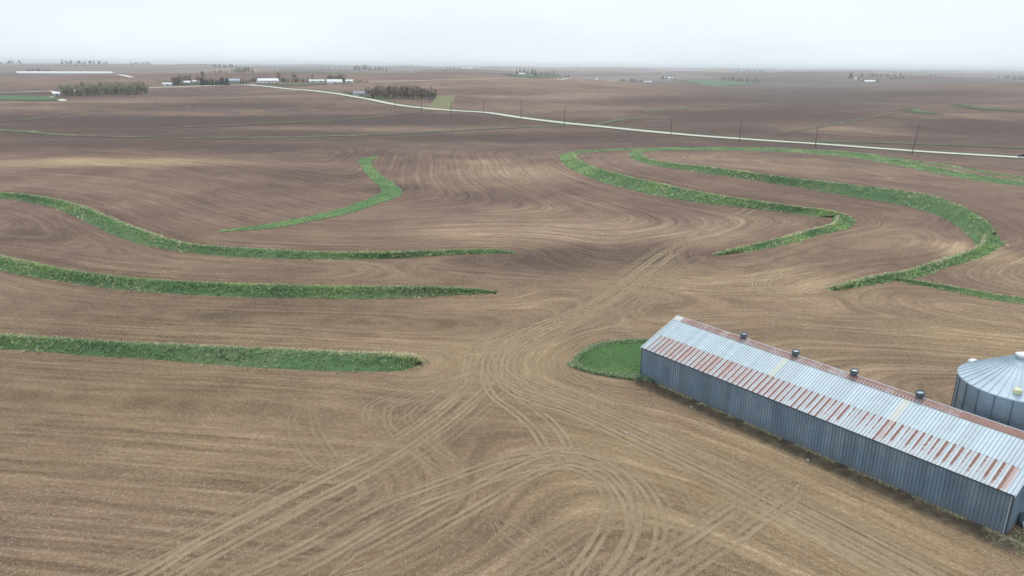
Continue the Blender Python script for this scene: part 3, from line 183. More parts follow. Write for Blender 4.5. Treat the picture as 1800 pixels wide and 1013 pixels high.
# ------------------------------------------------------------------ material helpers
class NT:
    def __init__(self, name):
        self.m = bpy.data.materials.new(name); self.m.use_nodes = True
        self.t = self.m.node_tree; self.t.nodes.clear()
        self.out = self.t.nodes.new('ShaderNodeOutputMaterial')
    def set(self, sock, v):
        if v is None: return
        if isinstance(v, bpy.types.NodeSocket): self.t.links.new(v, sock)
        elif isinstance(v, (tuple, list)) and len(v) == 3 and sock.type == 'RGBA': sock.default_value = (*v, 1)
        else: sock.default_value = v
    def node(self, kind, **kw):
        n = self.t.nodes.new(kind)
        for k, v in kw.items():
            setattr(n, k, v)
        return n
    def attr(self, name, out='Fac'):
        n = self.node('ShaderNodeAttribute', attribute_name=name); return n.outputs[out]
    def geo(self, o='Position'):
        return self.node('ShaderNodeNewGeometry').outputs[o]
    def tex(self, o='Object'):
        return self.node('ShaderNodeTexCoord').outputs[o]
    def rnd(self):
        return self.node('ShaderNodeObjectInfo').outputs['Random']
    def sep(self, v):
        n = self.node('ShaderNodeSeparateXYZ'); self.set(n.inputs[0], v); return n.outputs
    def comb(self, x=0.0, y=0.0, z=0.0):
        n = self.node('ShaderNodeCombineXYZ')
        for i, v in enumerate((x, y, z)): self.set(n.inputs[i], v)
        return n.outputs[0]
    def map(self, v, scale=(1, 1, 1), loc=(0, 0, 0)):
        n = self.node('ShaderNodeMapping'); self.set(n.inputs['Vector'], v)
        n.inputs['Scale'].default_value = scale; n.inputs['Location'].default_value = loc
        return n.outputs[0]
    def noise(self, v, scale=1.0, detail=3.0, rough=0.55, dist=0.0):
        n = self.node('ShaderNodeTexNoise'); self.set(n.inputs['Vector'], v)
        n.inputs['Scale'].default_value = scale; n.inputs['Detail'].default_value = detail
        n.inputs['Roughness'].default_value = rough; n.inputs['Distortion'].default_value = dist
        return n.outputs['Fac']
    def vor(self, v, scale=1.0, out='Distance', rand=1.0):
        n = self.node('ShaderNodeTexVoronoi'); self.set(n.inputs['Vector'], v)
        n.inputs['Scale'].default_value = scale; n.inputs['Randomness'].default_value = rand
        return n.outputs[out]
    def math(self, op, a, b=None, c=None, clamp=False):
        n = self.node('ShaderNodeMath', operation=op, use_clamp=clamp)
        for i, v in enumerate((a, b, c)): self.set(n.inputs[i], v)
        return n.outputs[0]
    def rng(self, v, a, b, c=0.0, d=1.0, smooth=False):
        n = self.node('ShaderNodeMapRange'); self.set(n.inputs['Value'], v)
        if smooth: n.interpolation_type = 'SMOOTHSTEP'
        for k, x in (('From Min', a), ('From Max', b), ('To Min', c), ('To Max', d)): self.set(n.inputs[k], x)
        return n.outputs['Result']
    def mix(self, f, a, b, blend='MIX'):
        n = self.node('ShaderNodeMix', data_type='RGBA', blend_type=blend)
        self.set(n.inputs[0], f); self.set(n.inputs[6], a); self.set(n.inputs[7], b)
        return n.outputs[2]
    def scale_col(self, c, f):
        n = self.node('ShaderNodeVectorMath', operation='SCALE'); self.set(n.inputs[0], c); self.set(n.inputs['Scale'], f)
        return n.outputs[0]
    def bump(self, h, strength=0.5, dist=0.05):
        n = self.node('ShaderNodeBump'); n.inputs['Strength'].default_value = strength; n.inputs['Distance'].default_value = dist
        self.set(n.inputs['Height'], h); return n.outputs['Normal']
    def bsdf(self, color, rough=0.9, metal=0.0, normal=None, spec=0.3, alpha=None):
        n = self.node('ShaderNodeBsdfPrincipled')
        self.set(n.inputs['Base Color'], color); self.set(n.inputs['Roughness'], rough); self.set(n.inputs['Metallic'], metal)
        self.set(n.inputs['Specular IOR Level'], spec)
        if normal is not None: self.set(n.inputs['Normal'], normal)
        if alpha is not None: self.set(n.inputs['Alpha'], alpha)
        self.t.links.new(n.outputs[0], self.out.inputs['Surface'])
        return n
    def ramp(self, f, stops):
        n = self.node('ShaderNodeValToRGB'); self.set(n.inputs[0], f)
        e = n.color_ramp.elements
        while len(e) < len(stops): e.new(0.5)
        for i, (p, c) in enumerate(stops): e[i].position = p; e[i].color = (*c, 1)
        return n.outputs[0]

def plain(name, color, rough=0.8, metal=0.0, var=0.12, scale=2.0, spec=0.3):
    k = NT(name)
    v = k.rng(k.noise(k.tex(), scale, 4), 0.3, 0.7, 1 - var, 1 + var)
    o = k.rng(k.rnd(), 0, 1, 1 - var * 0.6, 1 + var * 0.6)
    k.bsdf(k.scale_col(k.scale_col(color, v), o), rough, metal, spec=spec)
    return k.m

# ------------------------------------------------------------------ mesh helpers
def mesh_obj(name, verts, faces, mat=None, parent=None, smooth=False):
    me = bpy.data.meshes.new(name)
    me.from_pydata([tuple(v) for v in verts], [], [tuple(f) for f in faces])
    me.update()
    if smooth: me.polygons.foreach_set('use_smooth', [True] * len(me.polygons))
    return link(name, me, mat, parent)

def link(name, me, mat=None, parent=None):
    o = bpy.data.objects.new(name, me); COL.objects.link(o)
    if mat is not None and me is not None and len(me.materials) == 0: me.materials.append(mat)
    if parent is not None: o.parent = parent
    return o

def empty(name, loc=(0, 0, 0), rz=0.0):
    o = bpy.data.objects.new(name, None); o.location = loc; o.rotation_euler = (0, 0, rz)
    o.empty_display_size = 0.5
    COL.objects.link(o); return o

def tag(o, label=None, cat=None, group=None, kind=None):
    for k, v in (('label', label), ('category', cat), ('group', group), ('kind', kind)):
        if v: o[k] = v
    return o

def copy_tree(o, parent=None):
    c = o.copy(); COL.objects.link(c); c.parent = parent
    for ch in o.children: copy_tree(ch, c)
    return c

class MB:
    """collects vertices and faces of ONE piece"""
    def __init__(s): s.v = []; s.f = []
    def add(s, v, f):
        n = len(s.v); s.v += [tuple(q) for q in v]; s.f += [tuple(i + n for i in q) for q in f]; return s
    def box(s, x0, x1, y0, y1, z0, z1):
        return s.add([(x0, y0, z0), (x1, y0, z0), (x1, y1, z0), (x0, y1, z0), (x0, y0, z1), (x1, y0, z1), (x1, y1, z1), (x0, y1, z1)],
                     [(0, 3, 2, 1), (4, 5, 6, 7), (0, 1, 5, 4), (1, 2, 6, 5), (2, 3, 7, 6), (3, 0, 4, 7)])
    def tube(s, pts, radii, n=6, cap=True):
        P = [Vector(p) for p in pts]; V = []; F = []
        for i, p in enumerate(P):
            d = (P[min(i + 1, len(P) - 1)] - P[max(i - 1, 0)]).normalized()
            a = d.orthogonal().normalized(); b = d.cross(a)
            for j in range(n):
                t = 2 * math.pi * j / n
                V.append(p + (a * math.cos(t) + b * math.sin(t)) * radii[i])
        for i in range(len(P) - 1):
            for j in range(n):
                F.append((i * n + j, i * n + (j + 1) % n, (i + 1) * n + (j + 1) % n, (i + 1) * n + j))
        if cap: F.append(tuple(range(n - 1, -1, -1))); F.append(tuple((len(P) - 1) * n + j for j in range(n)))
        return s.add(V, F)
    def lathe(s, prof, n=20, cx=0, cy=0):
        V = []; F = []
        for r, z in prof:
            for j in range(n):
                t = 2 * math.pi * j / n; V.append((cx + r * math.cos(t), cy + r * math.sin(t), z))
        for i in range(len(prof) - 1):
            for j in range(n):
                F.append((i * n + j, i * n + (j + 1) % n, (i + 1) * n + (j + 1) % n, (i + 1) * n + j))
        return s.add(V, F)
    def obj(s, name, mat, parent=None, smooth=False):
        return mesh_obj(name, s.v, s.f, mat, parent, smooth)

HAZE_DENSITY = 0.00012
rng = np.random.RandomState(7)
random.seed(5)

# ------------------------------------------------------------------ ground
BA = -0.9026                                       # direction of the long shed
BX, BY, BL, BHW = 15.27, 78.28, 38.1, 6.08         # near left corner, length, half width
BE, BR = 3.63, 6.22                                # eave and ridge heights
bax = np.array([math.cos(BA), math.sin(BA)]); bno = np.array([-bax[1], bax[0]])

def graded(a0, dense_to, step, growth, end):
    out = [a0]; s = step
    while out[-1] < end:
        if out[-1] > dense_to: s *= 1 + growth
        out.append(out[-1] + s)
    return out
xs = graded(0, 85, 1.0, 0.021, 30000)
xs = np.array([-x for x in xs[:0:-1]] + xs)
ys = np.array(sorted([28 - v for v in graded(0, 4, 1.5, 0.25, 3000)[1:]] + graded(28, 150, 1.0, 0.0125, 32000)))
GX, GY = np.meshgrid(xs, ys)
GZ0 = terrain(GX, GY)
GZ = GZ0 + bank_lift(GX, GY)

def ground_z(x, y):
    """height of the ground mesh (bilinear on its own grid)"""
    x = np.asarray(x, float); y = np.asarray(y, float)
    i = np.clip(np.searchsorted(xs, x) - 1, 0, len(xs) - 2); j = np.clip(np.searchsorted(ys, y) - 1, 0, len(ys) - 2)
    tx = (x - xs[i]) / (xs[i + 1] - xs[i]); ty = (y - ys[j]) / (ys[j + 1] - ys[j])
    return (GZ[j, i] * (1 - tx) * (1 - ty) + GZ[j, i + 1] * tx * (1 - ty) + GZ[j + 1, i] * (1 - tx) * ty + GZ[j + 1, i + 1] * tx * ty)

# coordinate across the tillage rows: distance to the nearest line the tractor followed
guides = []
for k_, v_ in BANK_LINES.items():
    for st in v_:
        g_ = st[::3, 2:4]
        if k_.startswith('left'): g_ = np.vstack([g_[0] + (g_[0] - g_[3]) / np.linalg.norm(g_[0] - g_[3]) * 90, g_])     # the terrace runs on out of view
        guides.append(g_)
b0 = np.array([BX, BY])
guides.append(np.array([b0 - bno * 1.0, b0 + bax * 70 - bno * 1.0]))
guides += [np.vstack([2 * np.array(g[0]) - np.array(g[1]), np.array(g)]) if q == 2 else np.array(g) for q, g in enumerate(GUIDES)]
guides.append(np.array(LINES['creek'])); guides.append(np.array(LINES['road']))
lawn_pts = STRIPS['lawn']
guides.append(np.array([q[:2] for q in lawn_pts[2:]] + [q[2:] for q in lawn_pts[:1:-1]]))
ROW = np.zeros(GX.shape)
near = (GY < 1400) & (np.abs(GX) < 1500)
for g in guides:
    d_, _, _ = seg_dist(GX[near], GY[near], g)
    ROW[near] += np.exp(-d_ / 7.0)                      # soft minimum: rows bend round where two sets meet
ROW[near] = -7.0 * np.log(ROW[near] + 1e-60)
ROW[~near] = (GY + 0.25 * GX + 6 * GZ0)[~near]
TONE = np.zeros(GX.shape); WARM = np.zeros(GX.shape)
for bx_, by_, rx_, ry_, an_, t_, w_ in BLOBS:
    c_, s_ = math.cos(an_), math.sin(an_)
    u_ = ((GX - bx_) * c_ + (GY - by_) * s_) / rx_; v_ = (-(GX - bx_) * s_ + (GY - by_) * c_) / ry_
    g_ = np.exp(-np.minimum(30, (u_ * u_ + v_ * v_) ** 1.5))
    TONE += t_ * g_; WARM += w_ * g_
DIST = np.hypot(GX, GY)
TONE += np.clip(0.05 * GZ0, -0.35, 0.32) * sstep(280, 500, DIST)
TONE -= 0.26 * sstep(220, 420, DIST) * (1 - sstep(1200, 2000, DIST))
WARM += 0.55 * (1 - sstep(60, 190, DIST)) + 0.25 * (1 - sstep(150, 420, DIST))     # the lighter, drier soil of this field
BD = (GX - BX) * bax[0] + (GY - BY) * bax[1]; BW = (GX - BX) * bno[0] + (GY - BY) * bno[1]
SHED_SHADE = sstep(-2.9, -1.6, BW) * (1 - sstep(0.5, 1.5, BW)) * sstep(-3, 2, BD) * (1 - sstep(BL + 8, BL + 16, BD))  # soft shadow along the shed's near wall, painted into the soil

def soil_nodes(k):
    """tilled soil: colour and relief height from row, tone and warmth fields"""
    pos = k.geo(); xyz = k.sep(pos)
    row = k.attr('row'); tone = k.attr('tone'); warm = k.attr('warm')
    wob = k.math('MULTIPLY', k.math('SUBTRACT', k.noise(pos, 0.12, 2), 0.5), 0.5)
    u = k.math('ADD', row, wob)
    def streak(freq, along, detail=2.0):
        return k.noise(k.comb(k.math('MULTIPLY', u, freq), k.math('MULTIPLY', xyz[0], along), k.math('MULTIPLY', xyz[1], along)), 1.0, detail, 0.6)
    s_fine = streak(2.6, 0.22, 2.0)
    s_row = streak(1.25, 0.035, 1.5)
    s_mid = streak(0.55, 0.05, 3.0)
    s_wide = streak(0.12, 0.012, 3.0)
    big = k.noise(k.map(pos, (0.006, 0.011, 0.006)), 1.0, 5, 0.6)
    med = k.noise(pos, 0.045, 5, 0.65)
    clod = k.noise(pos, 2.4, 6, 0.75)
    grit = k.noise(pos, 9.0, 4, 0.75)
    f = k.math('MULTIPLY_ADD', k.math('SUBTRACT', big, 0.5), 1.3, 0.43)
    f = k.math('MULTIPLY_ADD', k.math('SUBTRACT', med, 0.5), 0.55, f)
    f = k.math('MULTIPLY_ADD', k.math('SUBTRACT', s_wide, 0.5), 0.22, f)
    f = k.math('MULTIPLY_ADD', k.math('SUBTRACT', s_mid, 0.5), 0.20, f)
    f = k.math('MULTIPLY_ADD', k.math('SUBTRACT', k.rng(s_fine, 0.40, 0.60), 0.5), 0.15, f)
    f = k.math('MULTIPLY_ADD', k.math('SUBTRACT', k.rng(s_row, 0.38, 0.60), 0.5), 0.17, f)
    uw = k.math('MULTIPLY_ADD', k.math('SUBTRACT', k.noise(pos, 0.5, 2), 0.5), 0.35, row)
    def passes(period, power, seed):
        w_ = k.math('POWER', k.math('MULTIPLY_ADD', k.math('SINE', k.math('MULTIPLY', uw, 2 * math.pi / period)), 0.5, 0.5), power)
        a_ = k.rng(k.noise(k.comb(k.math('MULTIPLY', u, 0.21), k.math('MULTIPLY_ADD', xyz[0], 0.013, seed), k.math('MULTIPLY', xyz[1], 0.013)), 1.0, 3, 0.6), 0.42, 0.62)
        return k.math('MULTIPLY', w_, a_)
    f = k.math('MULTIPLY_ADD', passes(4.57, 5.0, 0.0), 0.18, f)        # pale wheel line of each implement pass
    f = k.math('MULTIPLY_ADD', passes(2.28, 4.0, 7.0), -0.17, f)
    f = k.math('MULTIPLY_ADD', passes(0.76, 2.0, 13.0), -0.16, f)
    cut = k.math('MULTIPLY', k.rng(streak(0.9, 0.02, 1.0), 0.30, 0.36, 1, 0), k.rng(med, 0.42, 0.6))       # dark furrow edges
    f = k.math('MULTIPLY_ADD', cut, -0.15, f)
    f = k.math('MULTIPLY_ADD', k.math('SUBTRACT', clod, 0.5), 1.35, f)
    f = k.math('MULTIPLY_ADD', k.math('SUBTRACT', grit, 0.5), 0.95, f)
    f = k.math('ADD', f, tone)
    f = k.math('MULTIPLY_ADD', warm, 0.12, f, clamp=True)
    dark = k.ramp(f, [(0.0, (0.077, 0.050, 0.043)), (0.42, (0.154, 0.099, 0.080)), (0.75, (0.231, 0.153, 0.120)), (1.0, (0.344, 0.247, 0.193))])
    tan = k.ramp(f, [(0.0, (0.108, 0.077, 0.046)), (0.42, (0.215, 0.152, 0.089)), (0.75, (0.314, 0.228, 0.137)), (1.0, (0.462, 0.355, 0.229))])
    wn = k.math('ADD', warm, k.math('MULTIPLY', k.math('SUBTRACT', med, 0.5), 1.2), clamp=True)
    col = k.mix(wn, dark, tan)
    # crop residue: pale bits of stalk lying about
    rv = k.vor(k.map(pos, (3.0, 5.0, 3.0)), 1.0)
    res = k.math('MULTIPLY', k.rng(rv, 0.10, 0.24, 1, 0), k.rng(k.noise(pos, 0.16, 4, 0.7), 0.42, 0.68))
    res2 = k.math('MULTIPLY', k.rng(k.noise(k.map(pos, (5.5, 3.0, 3.0)), 1.0, 3, 0.8), 0.60, 0.72), k.rng(k.noise(pos, 0.07, 4, 0.7), 0.40, 0.66))
    r = k.math('MAXIMUM', k.math('MULTIPLY', res, 0.95), k.math('MULTIPLY', res2, 0.6), clamp=True)
    col = k.mix(r, col, (0.47, 0.40, 0.31))
    h = k.math('MULTIPLY_ADD', s_fine, 0.9, k.math('MULTIPLY_ADD', clod, 0.7, k.math('MULTIPLY', grit, 0.4)))
    return col, h, pos

def soil_material():
    k = NT('tilled_soil')
    col, h, pos = soil_nodes(k)
    shed_shade = k.math('MULTIPLY', k.attr('shed_shade'), k.rng(k.noise(pos, 0.8, 4), 0.3, 0.6, 0.55, 1.0), clamp=True)
    col = k.mix(shed_shade, col, (0.085, 0.066, 0.048))  # soil colour darkened where the shed's soft shadow lies
    # far land: a patchwork of other fields
    cell = k.node('ShaderNodeTexVoronoi'); cell.inputs['Scale'].default_value = 1.0; cell.distance = 'CHEBYCHEV'
    k.set(cell.inputs['Vector'], k.map(pos, (0.0017, 0.0011, 0.0)))
    cc = k.sep(cell.outputs['Color'])
    fcol = k.ramp(cc[0], [(0.0, (0.087, 0.064, 0.058)), (0.35, (0.131, 0.095, 0.085)), (0.6, (0.162, 0.123, 0.106)), (0.82, (0.218, 0.174, 0.146)), (0.9, (0.087, 0.102, 0.057)), (1.0, (0.113, 0.085, 0.080))])
    fcol = k.scale_col(fcol, k.rng(k.noise(k.map(pos, (0.002, 0.012, 0.01)), 1.0, 5, 0.6), 0.3, 0.7, 0.72, 1.22))
    far = k.rng(k.sep(pos)[1], 1000, 1500, 0, 0.85)
    col = k.mix(far, col, fcol)
    k.bsdf(col, 0.95, 0.0, k.bump(h, 0.75, 0.10), 0.15)
    return k.m

nr, nc = GX.shape
gverts = np.stack([GX.ravel(), GY.ravel(), GZ.ravel()], 1)
idx = np.arange(nr * nc).reshape(nr, nc)
gq = np.stack([idx[:-1, :-1].ravel(), idx[:-1, 1:].ravel(), idx[1:, 1:].ravel(), idx[1:, :-1].ravel()], 1)
gme = bpy.data.meshes.new('ground')
gme.vertices.add(len(gverts)); gme.vertices.foreach_set('co', gverts.ravel())
gme.loops.add(gq.size); gme.loops.foreach_set('vertex_index', gq.ravel().astype(np.int32))
gme.polygons.add(len(gq)); gme.polygons.foreach_set('loop_start', np.arange(0, gq.size, 4, dtype=np.int32))
gme.polygons.foreach_set('loop_total', np.full(len(gq), 4, np.int32))
gme.update(calc_edges=True); gme.validate()
gme.polygons.foreach_set('use_smooth', np.ones(len(gq), bool))
for nm, arr in (('row', ROW), ('tone', TONE), ('warm', np.clip(WARM, -1, 1.2)), ('shed_shade', SHED_SHADE)):
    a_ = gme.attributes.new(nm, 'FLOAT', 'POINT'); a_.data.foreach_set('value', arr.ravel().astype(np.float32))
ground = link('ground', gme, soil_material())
tag(ground, 'brown tilled farmland rolling to the horizon', kind='structure')

# ------------------------------------------------------------------ ribbons on the ground
def ribbon(name, line, w_left, w_right, mat, lift, step=4.0, parent=None, cols=2, taper=0.0):
    P = smooth_line([q[:2] for q in line], step)
    T = np.gradient(P, axis=0); T /= np.linalg.norm(T, axis=1)[:, None] + 1e-9
    Nn = np.stack([-T[:, 1], T[:, 0]], 1)
    V = []; UV = []
    s = np.concatenate([[0], np.cumsum(np.linalg.norm(np.diff(P, axis=0), axis=1))])
    tw = np.ones(len(P))
    if taper > 0: tw = np.clip(np.minimum(s, s[-1] - s) / taper, 0.05, 1)
    for c in range(cols + 1):
        t = c / cols
        off = (w_left * (1 - t) - w_right * t) * tw
        Q = P + Nn * off[:, None]
        Z = ground_z(Q[:, 0], Q[:, 1]) + lift
        V.append(np.stack([Q[:, 0], Q[:, 1], Z], 1)); UV.append(np.stack([np.full(len(P), t), s], 1))
    n = len(P)
    F = [(c * n + i, (c + 1) * n + i, (c + 1) * n + i + 1, c * n + i + 1) for c in range(cols) for i in range(n - 1)]
    F = [f[::-1] for f in F] if False else F
    o = mesh_obj(name, np.vstack(V), F, mat, parent, True)
    uva = np.vstack(UV)
    lay = o.data.uv_layers.new(name='UVMap')
    li = np.zeros(len(o.data.loops), np.int32); o.data.loops.foreach_get('vertex_index', li)
    lay.data.foreach_set('uv', uva[li].ravel().astype(np.float32))
    return o

def track_material(name, strength, dual):
    """two wheel paths of pressed, paler soil with lug marks; bare in between"""
    k = NT(name)
    uv = k.sep(k.tex('UV')); pos = k.geo()
    warp = k.math('MULTIPLY', k.math('SUBTRACT', k.noise(pos, 0.5, 3), 0.5), 0.05)
    u = k.math('ADD', uv[0], warp)
    c = k.math('ABSOLUTE', k.math('SUBTRACT', k.math('MULTIPLY', u, 2.0), 1.0))      # 0 centre .. 1 edge
    band = None
    for cen, half in (((0.42, 0.125), (0.80, 0.125)) if dual else ((0.62, 0.19),)):
        b = k.rng(k.math('ABSOLUTE', k.math('SUBTRACT', c, cen)), half * 0.55, half * 1.15, 1, 0, True)
        band = b if band is None else k.math('MAXIMUM', band, b)
    lug = k.math('SINE', k.math('ADD', k.math('MULTIPLY', uv[1], 13.0), k.math('MULTIPLY', c, 14.0)))
    patch = k.rng(k.noise(k.comb(k.math('MULTIPLY', uv[1], 0.16), k.math('MULTIPLY', uv[0], 2.0)), 1.0, 4, 0.65), 0.34, 0.56, 0.38, 1.0)
    grit = k.rng(k.noise(pos, 3.0, 4, 0.7), 0.25, 0.6, 0.72, 1.0)
    a = k.math('MULTIPLY', k.math('MULTIPLY', band, patch), k.math('MULTIPLY', grit, strength), clamp=True)
    col = k.mix(k.rng(k.noise(pos, 1.3, 4, 0.7), 0.3, 0.7), (0.355, 0.272, 0.175), (0.445, 0.35, 0.232))
    col = k.mix(k.rng(lug, 0.3, 0.95, 0.0, 0.12), col, (0.17, 0.128, 0.087))
    rim = None
    for cen, half in ((0.42, 0.125), (0.80, 0.125)):
        b = k.rng(k.math('ABSOLUTE', k.math('SUBTRACT', k.math('ABSOLUTE', k.math('SUBTRACT', c, cen)), half * 1.25)), 0.0, 0.035, 1, 0)
        rim = b if rim is None else k.math('MAXIMUM', rim, b)
    rim = k.math('MULTIPLY', k.math('MULTIPLY', rim, patch), k.math('MULTIPLY', k.rng(k.noise(pos, 0.9, 3), 0.4, 0.6), 0.34 * strength))
    col = k.mix(k.math('GREATER_THAN', rim, a), col, (0.13, 0.098, 0.068))      # rut edges darkened in the colour as shade, to give depth
    k.bsdf(col, 0.95, 0.0, None, 0.12, k.math('MAXIMUM', a, rim))
    return k.m
TRK = {'m': track_material('pressed_tyre_soil', 0.68, True), 'f': track_material('faint_tyre_soil', 0.44, True), 's': track_material('turn_tyre_soil', 0.75, True)}
for i, (kd, ln) in enumerate(TRACKS):
    w = {'m': 1.9, 'f': 1.8, 's': 1.7}[kd]
    ribbon('tyre_track', ln, w, w, TRK[kd], 0.013 + 0.0012 * i, 1.2, ground, 4, 3.0)
for i in range(6):      # repeats of the busy paths, each a slightly different pass
    kd, ln = TRACKS[[0, 2, 3, 4, 3, 8, 9, 0, 4][i]]
    sh = rng.uniform(-2.6, 2.6); a_ = np.array(ln)
    T_ = np.gradient(a_, axis=0); T_ /= np.linalg.norm(T_, axis=1)[:, None]
    a_ = a_ + np.stack([-T_[:, 1], T_[:, 0]], 1) * (sh + rng.uniform(-0.5, 0.5, len(a_)))[:, None]
    ribbon('tyre_track', a_, 1.8, 1.8, TRK['f'], 0.005 + 0.0012 * i, 1.2, ground, 4, 6.0)

def grass_flat_material(name, c0, c1, dry, alpha_edges=False, edge=(0.55, 1.0, 2.4)):
    k = NT(name)
    pos = k.geo()
    n = k.noise(pos, 0.35, 5, 0.7); m = k.noise(pos, 2.2, 5, 0.8); d = k.noise(pos, 0.09, 4, 0.7)
    col = k.mix(k.rng(n, 0.3, 0.7), c0, c1)
    col = k.scale_col(col, k.rng(m, 0.25, 0.75, 0.62, 1.35))
    col = k.mix(k.rng(k.math('MULTIPLY_ADD', d, 0.6, k.math('MULTIPLY', m, 0.4)), 0.50, 0.66, 0, dry), col, (0.30, 0.26, 0.16))
    al = None
    if alpha_edges:
        uv = k.sep(k.tex('UV'))
        e = k.math('ABSOLUTE', k.math('SUBTRACT', k.math('MULTIPLY', uv[0], 2.0), 1.0))
        e = k.math('ADD', e, k.math('MULTIPLY', k.math('SUBTRACT', k.noise(pos, 0.11, 4, 0.75), 0.5), edge[2]))
        al = k.rng(e, edge[0], edge[1], 1, 0)
    k.bsdf(col, 0.95, 0.0, k.bump(m, 0.8, 0.15), 0.1, al)
    return k.m
M_BANK = grass_flat_material('bank_sod', (0.075, 0.138, 0.065), (0.105, 0.175, 0.080), 0.55)
M_LAWN = grass_flat_material('lawn_grass', (0.062, 0.135, 0.046), (0.092, 0.175, 0.062), 0.6)
M_WATERWAY = grass_flat_material('waterway_grass', (0.085, 0.165, 0.072), (0.118, 0.205, 0.090), 0.3)
M_DITCH = grass_flat_material('ditch_grass', (0.065, 0.115, 0.058), (0.10, 0.145, 0.075), 0.5, True, (0.75, 1.05, 1.4))
M_DRAW = grass_flat_material('draw_grass', (0.085, 0.105, 0.065), (0.14, 0.145, 0.09), 0.8, True)
M_GREENFIELD = grass_flat_material('green_crop', (0.070, 0.135, 0.068), (0.09, 0.155, 0.078), 0.25, True, (0.80, 1.0, 0.8))
M_SOFTGREEN = grass_flat_material('thin_green_cover', (0.080, 0.125, 0.065), (0.105, 0.14, 0.078), 0.5, True, (0.30, 1.0, 1.7))
M_YELLOW = grass_flat_material('yellow_green_grass', (0.165, 0.165, 0.085), (0.205, 0.20, 0.11), 0.4)

def gravel_material():
    k = NT('pale_gravel'); pos = k.geo(); uv = k.sep(k.tex('UV'))
    n = k.noise(pos, 0.3, 4, 0.7)
    col = k.mix(k.rng(n, 0.3, 0.7), (0.50, 0.47, 0.42), (0.64, 0.61, 0.56))
    c = k.math('ABSOLUTE', k.math('SUBTRACT', k.math('MULTIPLY', uv[0], 2.0), 1.0))
    col = k.mix(k.rng(c, 0.82, 1.0, 0, 0.5), col, (0.30, 0.28, 0.21))
    k.bsdf(col, 0.95, 0, k.bump(n, 0.2, 0.05), 0.2)
    return k.m
M_GRAVEL = gravel_material()
tag(ribbon('road_verge', LINES['road'], 7.0, 11.0, M_DITCH, 0.10, 6.0, None, 4), 'grassy verge beside the gravel road', kind='structure')
tag(ribbon('road', LINES['road'], 3.4, 3.4, M_GRAVEL, 0.24, 6.0, None, 2), 'pale gravel road crossing the middle of the view', kind='structure')
for nm, w, lab in (('road_west', 3.5, 'gravel road running west past the farmstead'), ('lane_west', 2.6, 'gravel lane beside the green field'), ('cross_road', 3.2, 'far gravel road along the ridge'),
              ('far_lane', 4.0, 'pale lane at the long white livestock shed'), ('barn_track', 3.0, 'pale farm track by the windbreak')):
    tag(ribbon('lane', LINES[nm], w, w, M_GRAVEL, 0.30, 10.0, None, 2), lab, kind='structure')
for nm, w, m_, lab in (('creek', 4.5, M_DRAW, 'grassed waterway across the left fields'), ('draw_a', 4.0, M_DRAW, 'grassy draw beyond the road'), ('draw_b', 4.0, M_DRAW, 'grassy draw on the far slope'),
                  ('field_edge', 3.0, M_DRAW, 'pale grassy field edge'), ('right_line', 3.5, M_DITCH, 'green strip beyond the road'), ('right_edge', 2.0, M_DRAW, 'thin grassy field edge on the right slope'), ('left_draw', 2.5, M_DRAW, 'faint grassy draw at left')):
    tag(ribbon('grass_path', LINES[nm], w, w, m_, 0.20, 6.0, None, 4), lab, kind='structure')
tag(ribbon('grass_path', LINES['yellow_strip'], 9, 9, M_YELLOW, 0.22, 10.0, None, 2), 'yellow green grass strip running up from the road', kind='structure')

def patch(name, poly, mat, lift, label, res=14):
    """irregular field sheet draped on the ground"""
    P = np.array(poly); n = len(P); c = P.mean(0)
    ring = smooth_line(list(P) + [P[0]], max(6.0, np.linalg.norm(P - c, axis=1).mean() / 8))[:-1]
    V = [c]; F = []; K = 8; m = len(ring)
    for r in range(1, K + 1):
        for q in ring: V.append(c + (q - c) * r / K)
    V = np.array(V)
    F += [(0, 1 + j, 1 + (j + 1) % m) for j in range(m)]
    for r in range(K - 1):
        for j in range(m):
            a = 1 + r * m; F.append((a + j, a + m + j, a + m + (j + 1) % m, a + (j + 1) % m))
    Z = ground_z(V[:, 0], V[:, 1]) + lift
    o = mesh_obj(name, np.column_stack([V, Z]), F, mat, None, True)
    rad = np.concatenate([[0.5]] + [np.full(m, 0.5 + 0.5 * r / K) for r in range(1, K + 1)])
    lay = o.data.uv_layers.new(name='UVMap'); li = np.zeros(len(o.data.loops), np.int32); o.data.loops.foreach_get('vertex_index', li)
    lay.data.foreach_set('uv', np.column_stack([rad[li], np.zeros(len(li))]).ravel().astype(np.float32))
    return tag(o, label, kind='structure')
for nm, pl in PATCHES.items():
    patch('field', pl, M_SOFTGREEN if nm in ('green_patch', 'green_ridge', 'green_house', 'green_road', 'green_farm') else M_GREENFIELD, 0.35 + 0.0002 * np.hypot(*pl[0]), 'bright green crop field in the brown land, ' + {'green_west': 'far left edge', 'green_center': 'below the hilltop farm', 'green_east': 'right of the far sheds',
          'green_patch': 'small wedge on the right slope', 'green_ridge': 'narrow band at right', 'green_farm': 'round the western farmstead', 'green_road': 'beside the far road bend', 'green_house': 'round the low white house'}[nm])

